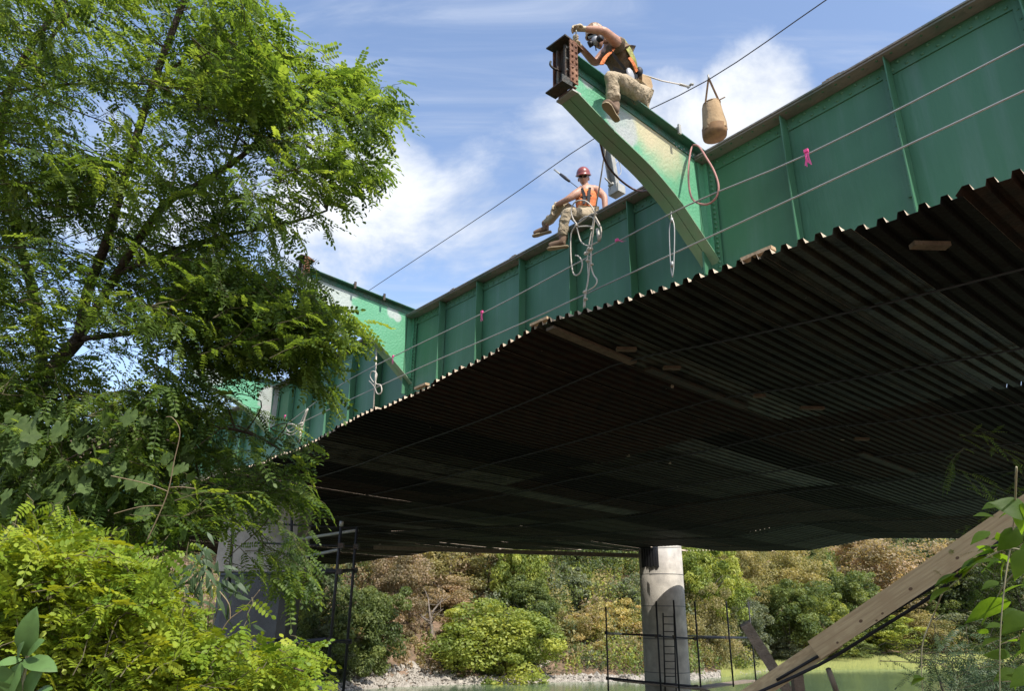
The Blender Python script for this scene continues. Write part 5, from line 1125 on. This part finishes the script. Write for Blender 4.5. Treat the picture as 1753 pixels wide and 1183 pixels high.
    me = leaves_mesh('foliage', arr, LT, leaf_loc, r_); o = bpy.data.objects.new('foliage', me); C.objects.link(o); o.parent = t; o.location = -base; o['kind'] = 'stuff'
locust_tree()
def yellow_shrub():
    base = np.array([-3.6, 4.6, terr(-3.6, 4.6)]); t = thing('locust_sapling', 'bright yellow-green locust sapling in full sun at the bottom left', 'shrub', base); sk = []
    for pts, r0 in [([base, at(60, 1150, 5.6), at(140, 1040, 5.5), at(180, 990, 5.4), at(205, 955, 5.4)], .04), ([base, at(150, 1150, 5.4), at(300, 1100, 5.2), at(420, 1120, 5.1), at(520, 1150, 5.0)], .03), ([base, at(20, 1100, 5.6), at(60, 1000, 5.6), at(70, 930, 5.6)], .02), ([at(140, 1040, 5.5), at(230, 1010, 5.3), at(300, 1030, 5.2)], .015)]:
        P_ = smooth(pts, 6); sk.extend(P_); q = MB(); q.tube(P_, list(np.linspace(r0, .007, len(P_))), 7); q.build('branch', m_bark, t)
    poly = [(-60, 930), (60, 925), (130, 918), (180, 935), (240, 950), (275, 985), (285, 1025), (340, 1060), (375, 1095), (450, 1115), (520, 1110), (545, 1140), (530, 1240), (-60, 1240)]
    r_ = np.random.default_rng(8); tips = []
    while len(tips) < 760:
        x = r_.uniform(-60, 560); y = r_.uniform(905, 1240)
        if not inpoly(x, y, poly): continue
        q = at(x, y, r_.uniform(4.6, 6.1)); tips.append((q, RT * r_.normal(.5, .5) + UP * r_.normal(.25, .45) + FW * r_.normal(-.1, .5)))
    arr, tw = locust_foliage(tips, sk, .21, 8, .40, r_, .42, .03); tw.build('twigs', m_twig, t, 'stuff')
    T2 = [locust_template(5 + i % 2, ll=.25, lw=.15, seed=40 + i, curl=.1 + .15 * i) for i in range(4)]
    me = leaves_mesh('foliage', arr, T2, leaf_yel, r_); o = bpy.data.objects.new('foliage', me); C.objects.link(o); o.parent = t; o.location = -base; o['kind'] = 'stuff'
yellow_shrub()
# ------------------------------------------------------------------ broad leaved plants
def broad_leaf(outline, fold=.12, droop=.25, mid=True):
    """outline: half outline (x, w). two rows of quads each side of the midrib, cupped and drooping"""
    V = []; F = []
    for (x, w_) in outline:
        z = -droop * x * x
        for s_ in (-1, -.5, 0, .5, 1): V.append((x, s_ * w_, z + fold * abs(s_) * w_ * 1.2 - (.02 if abs(s_) == 1 else 0)))
    for i in range(len(outline) - 1):
        for j in range(4): F.append((i * 5 + j, i * 5 + j + 1, (i + 1) * 5 + j + 1, (i + 1) * 5 + j))
    return np.array(V, float), np.array(F)
def star_leaf(lobes=5, tooth=.06):
    """palmate lobed leaf like a grape leaf: fan with toothed rim, x forward"""
    V = [(0.0, 0, 0)]; n = 44
    for i in range(n + 1):
        a = math.pi * (-.93 + 1.86 * i / n); lob = max(0., math.cos(a * lobes / 2 * 1.02)) if True else 0
        r = .60 + .20 * abs(math.cos(a * lobes / 2 * .98)) ** .8 * (1 - .2 * abs(a) / math.pi) + (tooth if i % 2 else 0) + .14 * math.exp(-(a / .22) ** 2)
        V.append((r * math.cos(a) * 1.0 + .1, r * math.sin(a), -.16 * r * r + .05 * math.cos(a * 5)))
    F = [(0, i, i + 1) for i in range(1, n + 1)]; return np.array(V, float), F
def leaf_mesh(name, V, F, m):
    me = bpy.data.meshes.new(name); me.from_pydata(V.tolist(), [], [tuple(int(i) for i in f) for f in F]); me.materials.append(m)
    me.polygons.foreach_set('use_smooth', [True] * len(me.polygons)); me.update(); return me
def place_leaf(t, me, p, d, up, sc, nm='leaf'):
    d = Vector(nv(d)); up = Vector(nv(up)); s_ = up.cross(d).normalized(); n = d.cross(s_)
    o = bpy.data.objects.new(nm, me); C.objects.link(o); o.parent = t
    sc = sc * (.82 if nm == 'leaf' and me.materials[0].name.startswith('vine') else 1)
    M_ = Matrix(((d.x * sc, s_.x * sc, n.x * sc, p[0] - t.location[0]), (d.y * sc, s_.y * sc, n.y * sc, p[1] - t.location[1]), (d.z * sc, s_.z * sc, n.z * sc, p[2] - t.location[2]), (0, 0, 0, 1)))
    o.matrix_basis = M_; return o
m_vine = mat('vine_leaf', (.055, .10, .018), .5, 0, (.045, .085, .014), 20, (.4, .6), spec=.25, transl=.6, tcol=(4.2, 3.8, .9), vary=.3)
m_vinestem = mat('pale_vine_stem', (.26, .24, .14), .6)
ovate = [(0, .01), (.12, .20), (.3, .31), (.5, .30), (.7, .2), (.87, .08), (1, .0)]
lance = [(0, .01), (.15, .09), (.35, .125), (.6, .10), (.85, .04), (1, 0)]
def right_vine():
    base = at(1760, 1260, 2.6); base[2] = terr(base[0], base[1]); t = thing('creeping_vine', 'leafy vine with large pointed leaves hanging in at the right edge', 'vine', base)
    r_ = np.random.default_rng(14); stems = [[(1830, 980, 2.5), (1740, 940, 2.6), (1690, 955, 2.7), (1650, 985, 2.8), (1612, 1018, 2.9)], [(1740, 800, 2.3), (1735, 900, 2.5), (1720, 1000, 2.5), (1712, 1100, 2.5), (1712, 1230, 2.5)], [(1760, 960, 2.4), (1720, 1000, 2.6), (1700, 1040, 2.7), (1690, 1060, 2.75)], [(1600, 1050, 3.2), (1580, 1100, 3.2), (1578, 1160, 3.2), (1582, 1200, 3.2)], [(1612, 1018, 2.9), (1596, 1060, 3.1), (1580, 1100, 3.2)]]
    for s_ in stems:
        m = MB(); P_ = smooth([at(*q) for q in s_], 6); m.tube(P_, list(np.linspace(.0035, .0015, len(P_))), 6); m.build('stem', m_vinestem, t)
    V, F = broad_leaf(ovate); mo = leaf_mesh('leaf', V, F, m_vine); V, F = star_leaf(3, .04); ms = mo
    L = lambda x0, y0, x1, y1, Z, dz, sc_, me, nrm: place_leaf(t, me, at(x0, y0, Z), at(x1, y1, Z + dz) - at(x0, y0, Z), nrm, np.linalg.norm(at(x1, y1, Z + dz) - at(x0, y0, Z)) * sc_)
    big = [(1765, 880, 1690, 850, 2.4, .0, 1.0, ms), (1750, 862, 1735, 925, 2.4, 0, 1, mo), (1712, 960, 1650, 955, 2.6, .05, 1, mo), (1760, 1000, 1690, 1010, 2.5, .1, 1, ms), (1730, 1030, 1625, 1055, 2.6, .1, 1, mo), (1760, 1050, 1700, 1085, 2.6, 0, 1, ms), (1730, 1125, 1668, 1110, 2.6, .1, 1, ms), (1745, 1150, 1690, 1160, 2.6, 0, 1, mo), (1760, 940, 1720, 1000, 2.3, 0, 1, mo), (1770, 1080, 1735, 1120, 2.4, 0, 1, ms), (1745, 905, 1700, 960, 2.5, 0, .9, ms), (1775, 1145, 1715, 1175, 2.5, 0, 1, ms)]
    for (x0, y0, x1, y1, Z, dz, sc_, me) in big: L(x0, y0, x1, y1, Z, dz, sc_, me, Z3 * .8 - FW * .5 + r_.normal(size=3) * .3)
    # the sunlit spray seen edge-on
    for (x0, y0, x1, y1) in [(1660, 972, 1600, 990), (1690, 952, 1622, 972), (1640, 990, 1590, 992), (1716, 935, 1660, 930), (1700, 945, 1640, 948), (1650, 980, 1588, 985), (1675, 962, 1630, 985), (1730, 925, 1690, 912), (1745, 920, 1720, 935), (1625, 1005, 1575, 1025), (1690, 1040, 1655, 1045), (1698, 1050, 1668, 1068), (1712, 1092, 1670, 1098), (1740, 1098, 1700, 1092), (1582, 1160, 1552, 1168), (1582, 1165, 1602, 1170), (1580, 1160, 1560, 1155), (1700, 950, 1745, 960), (1680, 970, 1720, 985)]:
        L(x0, y0, x1, y1, 2.8 if x0 > 1600 else 3.2, -.02, 1, mo, Z3 + r_.normal(size=3) * .22)
    for i in range(24):
        x = r_.uniform(1690, 1790); y = r_.uniform(860, 1190); a = r_.uniform(1.6, 4.6); l = r_.uniform(35, 65); L(x, y, x + l * math.cos(a), y + l * math.sin(a) * .6 + 12, r_.uniform(2.5, 3.1), 0, 1, mo if i % 2 else ms, Z3 * .8 - FW * .4 + r_.normal(size=3) * .4)
right_vine()
def feathery(px, py, rx, ry, Z, label, n, col, seed, Lf=.3):
    p = at(px, py, Z); b = np.array([p[0] + .5, p[1], terr(p[0], p[1])]); t = thing('feathery_shrub', label, 'shrub', b); r_ = np.random.default_rng(seed); sk = smooth([b, (b + p) / 2, p], 5)
    m = MB(); m.tube(sk, list(np.linspace(.02, .006, len(sk))), 6); m.build('stem', m_bark, t); tips = []
    for i in range(n): x = r_.normal() * .5; y = r_.normal() * .5; tips.append((at(px + x * rx, py + y * ry, Z + r_.normal() * .3), RT * r_.normal(0, 1) + UP * r_.normal(-.1, .3) + FW * r_.normal(0, .5)))
    arr, tw = locust_foliage(tips, sk, Lf, 8, .40, r_, .35, .0); tw.build('twigs', m_twig, t, 'stuff'); T2 = [locust_template(10, ll=.12, lw=.035, seed=70 + i, curl=.2) for i in range(2)]
    o = bpy.data.objects.new('foliage', leaves_mesh('foliage', arr, T2, col, r_)); C.objects.link(o); o.parent = t; o.location = -b; o['kind'] = 'stuff'
m_sage = mat('dull_green_leaf', (.06, .10, .045), .55, 0, (.05, .08, .035), 6, spec=.4, transl=.3, tcol=(1.6, 1.6, .9), vary=.3)
feathery(1700, 1170, 110, 60, 4.6, 'dark feathery shrub in the bottom right corner', 42, m_sage, 31, .26)
feathery(1600, 1140, 60, 26, 6.0, 'small feathery green spray hanging over the water near the brace', 12, m_sage, 32, .24)
feathery(1735, 1000, 90, 180, 6.5, 'dark feathery bush behind the vine at the right edge', 110, leaf_loc, 33, .26)
def grape():
    base = np.array([-4.6, 5.0, terr(-4.6, 5.0)]); t = thing('grape_vine', 'dark vine with lobed leaves climbing at the left edge below the locust', 'vine', base)
    mg = mat('grape_leaf', (.075, .115, .032), .65, 0, (.055, .09, .025), 20, (.4, .6), spec=.2, transl=.32, tcol=(1.7, 1.7, .8), vary=.35); V, F = star_leaf(5, .05); me = leaf_mesh('leaf', V, F, mg); r_ = np.random.default_rng(17)
    for k in range(3): P_ = smooth([base, at(60 + k * 90, 900, 6.2), at(100 + k * 80, 800 - k * 20, 6.2), at(180 + k * 60, 760, 6.2)], 5); m = MB(); m.tube(P_, .008, 5); m.build('stem', m_bark, t)
    for i in range(260):
        x = r_.uniform(-40, 330); y = r_.uniform(710, 915)
        if x > 300 and y < 760: continue
        place_leaf(t, me, at(x, y, r_.uniform(5.7, 6.9)), -Z3 * 1.0 + RT * r_.normal(0, .6) - FW * .35, Z3 * .75 - FW * .55 + r_.normal(size=3) * .55, r_.uniform(.055, .115))
grape()
def sage():
    base = at(30, 1260, 3.0); base[2] = terr(base[0], base[1]); t = thing('broadleaf_sapling', 'young plant with large smooth sage-green leaves in the bottom left corner', 'plant', base)
    ms = mat('sage_green_leaf', (.10, .19, .05), .55, 0, (.08, .15, .04), 14, (.4, .6), spec=.4, transl=.3, tcol=(1.6, 1.6, .9), vary=.2); V, F = broad_leaf([(0, .01), (.1, .12), (.28, .22), (.5, .25), (.72, .19), (.9, .09), (1, .0)]); me = leaf_mesh('leaf', V, F, ms)
    m = MB(); P_ = smooth([base, at(35, 1190, 3.0), at(42, 1100, 3.0), at(42, 1060, 3.0)], 5); m.tube(P_, .007, 6); m.build('stem', m_vinestem, t); r_ = np.random.default_rng(2)
    for (x0, y0, x1, y1) in [(40, 1125, 45, 1058), (40, 1130, 88, 1135), (38, 1130, -2, 1132), (30, 1130, 28, 1105), (45, 1120, 60, 1098), (35, 1190, -5, 1150), (40, 1195, 55, 1150), (5, 1200, 20, 1145), (45, 1200, 75, 1170), (30, 1185, -10, 1175)]:
        a, b = at(x0, y0, 3.0), at(x1, y1, 2.95); place_leaf(t, me, a, b - a, Z3 * .5 - FW * .8 + r_.normal(size=3) * .3, np.linalg.norm(b - a) * 1.08)
sage()
def lanceplant():
    base = at(320, 1260, 5.6); base[2] = terr(base[0], base[1]); t = thing('willow_leaved_shrub', 'grey-green shrub with narrow pointed leaves between the locust and the dark pier', 'shrub', base)
    V, F = broad_leaf(lance, .2, .3); me = leaf_mesh('leaf', V, F, m_sage); r_ = np.random.default_rng(12)
    for k in range(5):
        e = at(290 + k * 25, 985 - (k % 2) * 25, 5.5); P_ = smooth([base, (base + e) / 2 + r_.normal(size=3) * .1, e], 6); m = MB(); m.tube(P_, list(np.linspace(.012, .003, len(P_))), 5); m.build('stem', m_twig, t)
    for i in range(110):
        x = r_.normal(335, 40); y = r_.normal(985, 32); a = at(x, y, r_.uniform(5.3, 5.8)); place_leaf(t, me, a, RT * r_.normal(.25, .6) - Z3 * r_.uniform(.2, 1.1) + FW * r_.normal(0, .4), Z3 * .6 - FW * .7 + r_.normal(size=3) * .35, r_.uniform(.09, .16))
lanceplant()
def bare_twigs():
    for pts, lb in [([(250, 930, 5.2), (285, 850, 5.2), (298, 790, 5.2), (308, 740, 5.2), (296, 716, 5.2), (284, 714, 5.2)], 'thin bare brown twig curving up in front of the dark grape leaves'), ([(380, 1080, 5.0), (394, 1060, 5.0), (420, 1040, 5.0), (445, 1010, 5.0)], 'thin bare forked twig in front of the dark pier'), ([(-10, 1008, 5.0), (40, 1000, 5.0)], 'short bare twig at the left edge of the yellow sapling')]:
        P_ = smooth([at(*p) for p in pts], 6); m = MB(); m.tube(P_, list(np.linspace(.005, .002, len(P_))), 5)
        if len(pts) > 4: m.tube(smooth([at(288, 842, 5.2), at(250, 828, 5.2), at(190, 815, 5.2)], 4), .003, 4); m.tube(smooth([at(278, 866, 5.2), at(240, 868, 5.2), at(195, 880, 5.2)], 4), .003, 4); m.tube(smooth([at(292, 835, 5.2), at(310, 834, 5.2), at(335, 837, 5.2)], 4), .003, 4)
        elif len(pts) == 4: m.tube(smooth([at(394, 1060, 5.0), at(392, 1035, 5.0), at(376, 1013, 5.0)], 4), .004, 4)
        tag(m.build('bare_twig', mat('bare_twig_bark', (.20, .15, .09), .8), loc=P_[0]), lb, 'twig', 'bare twigs')
bare_twigs()
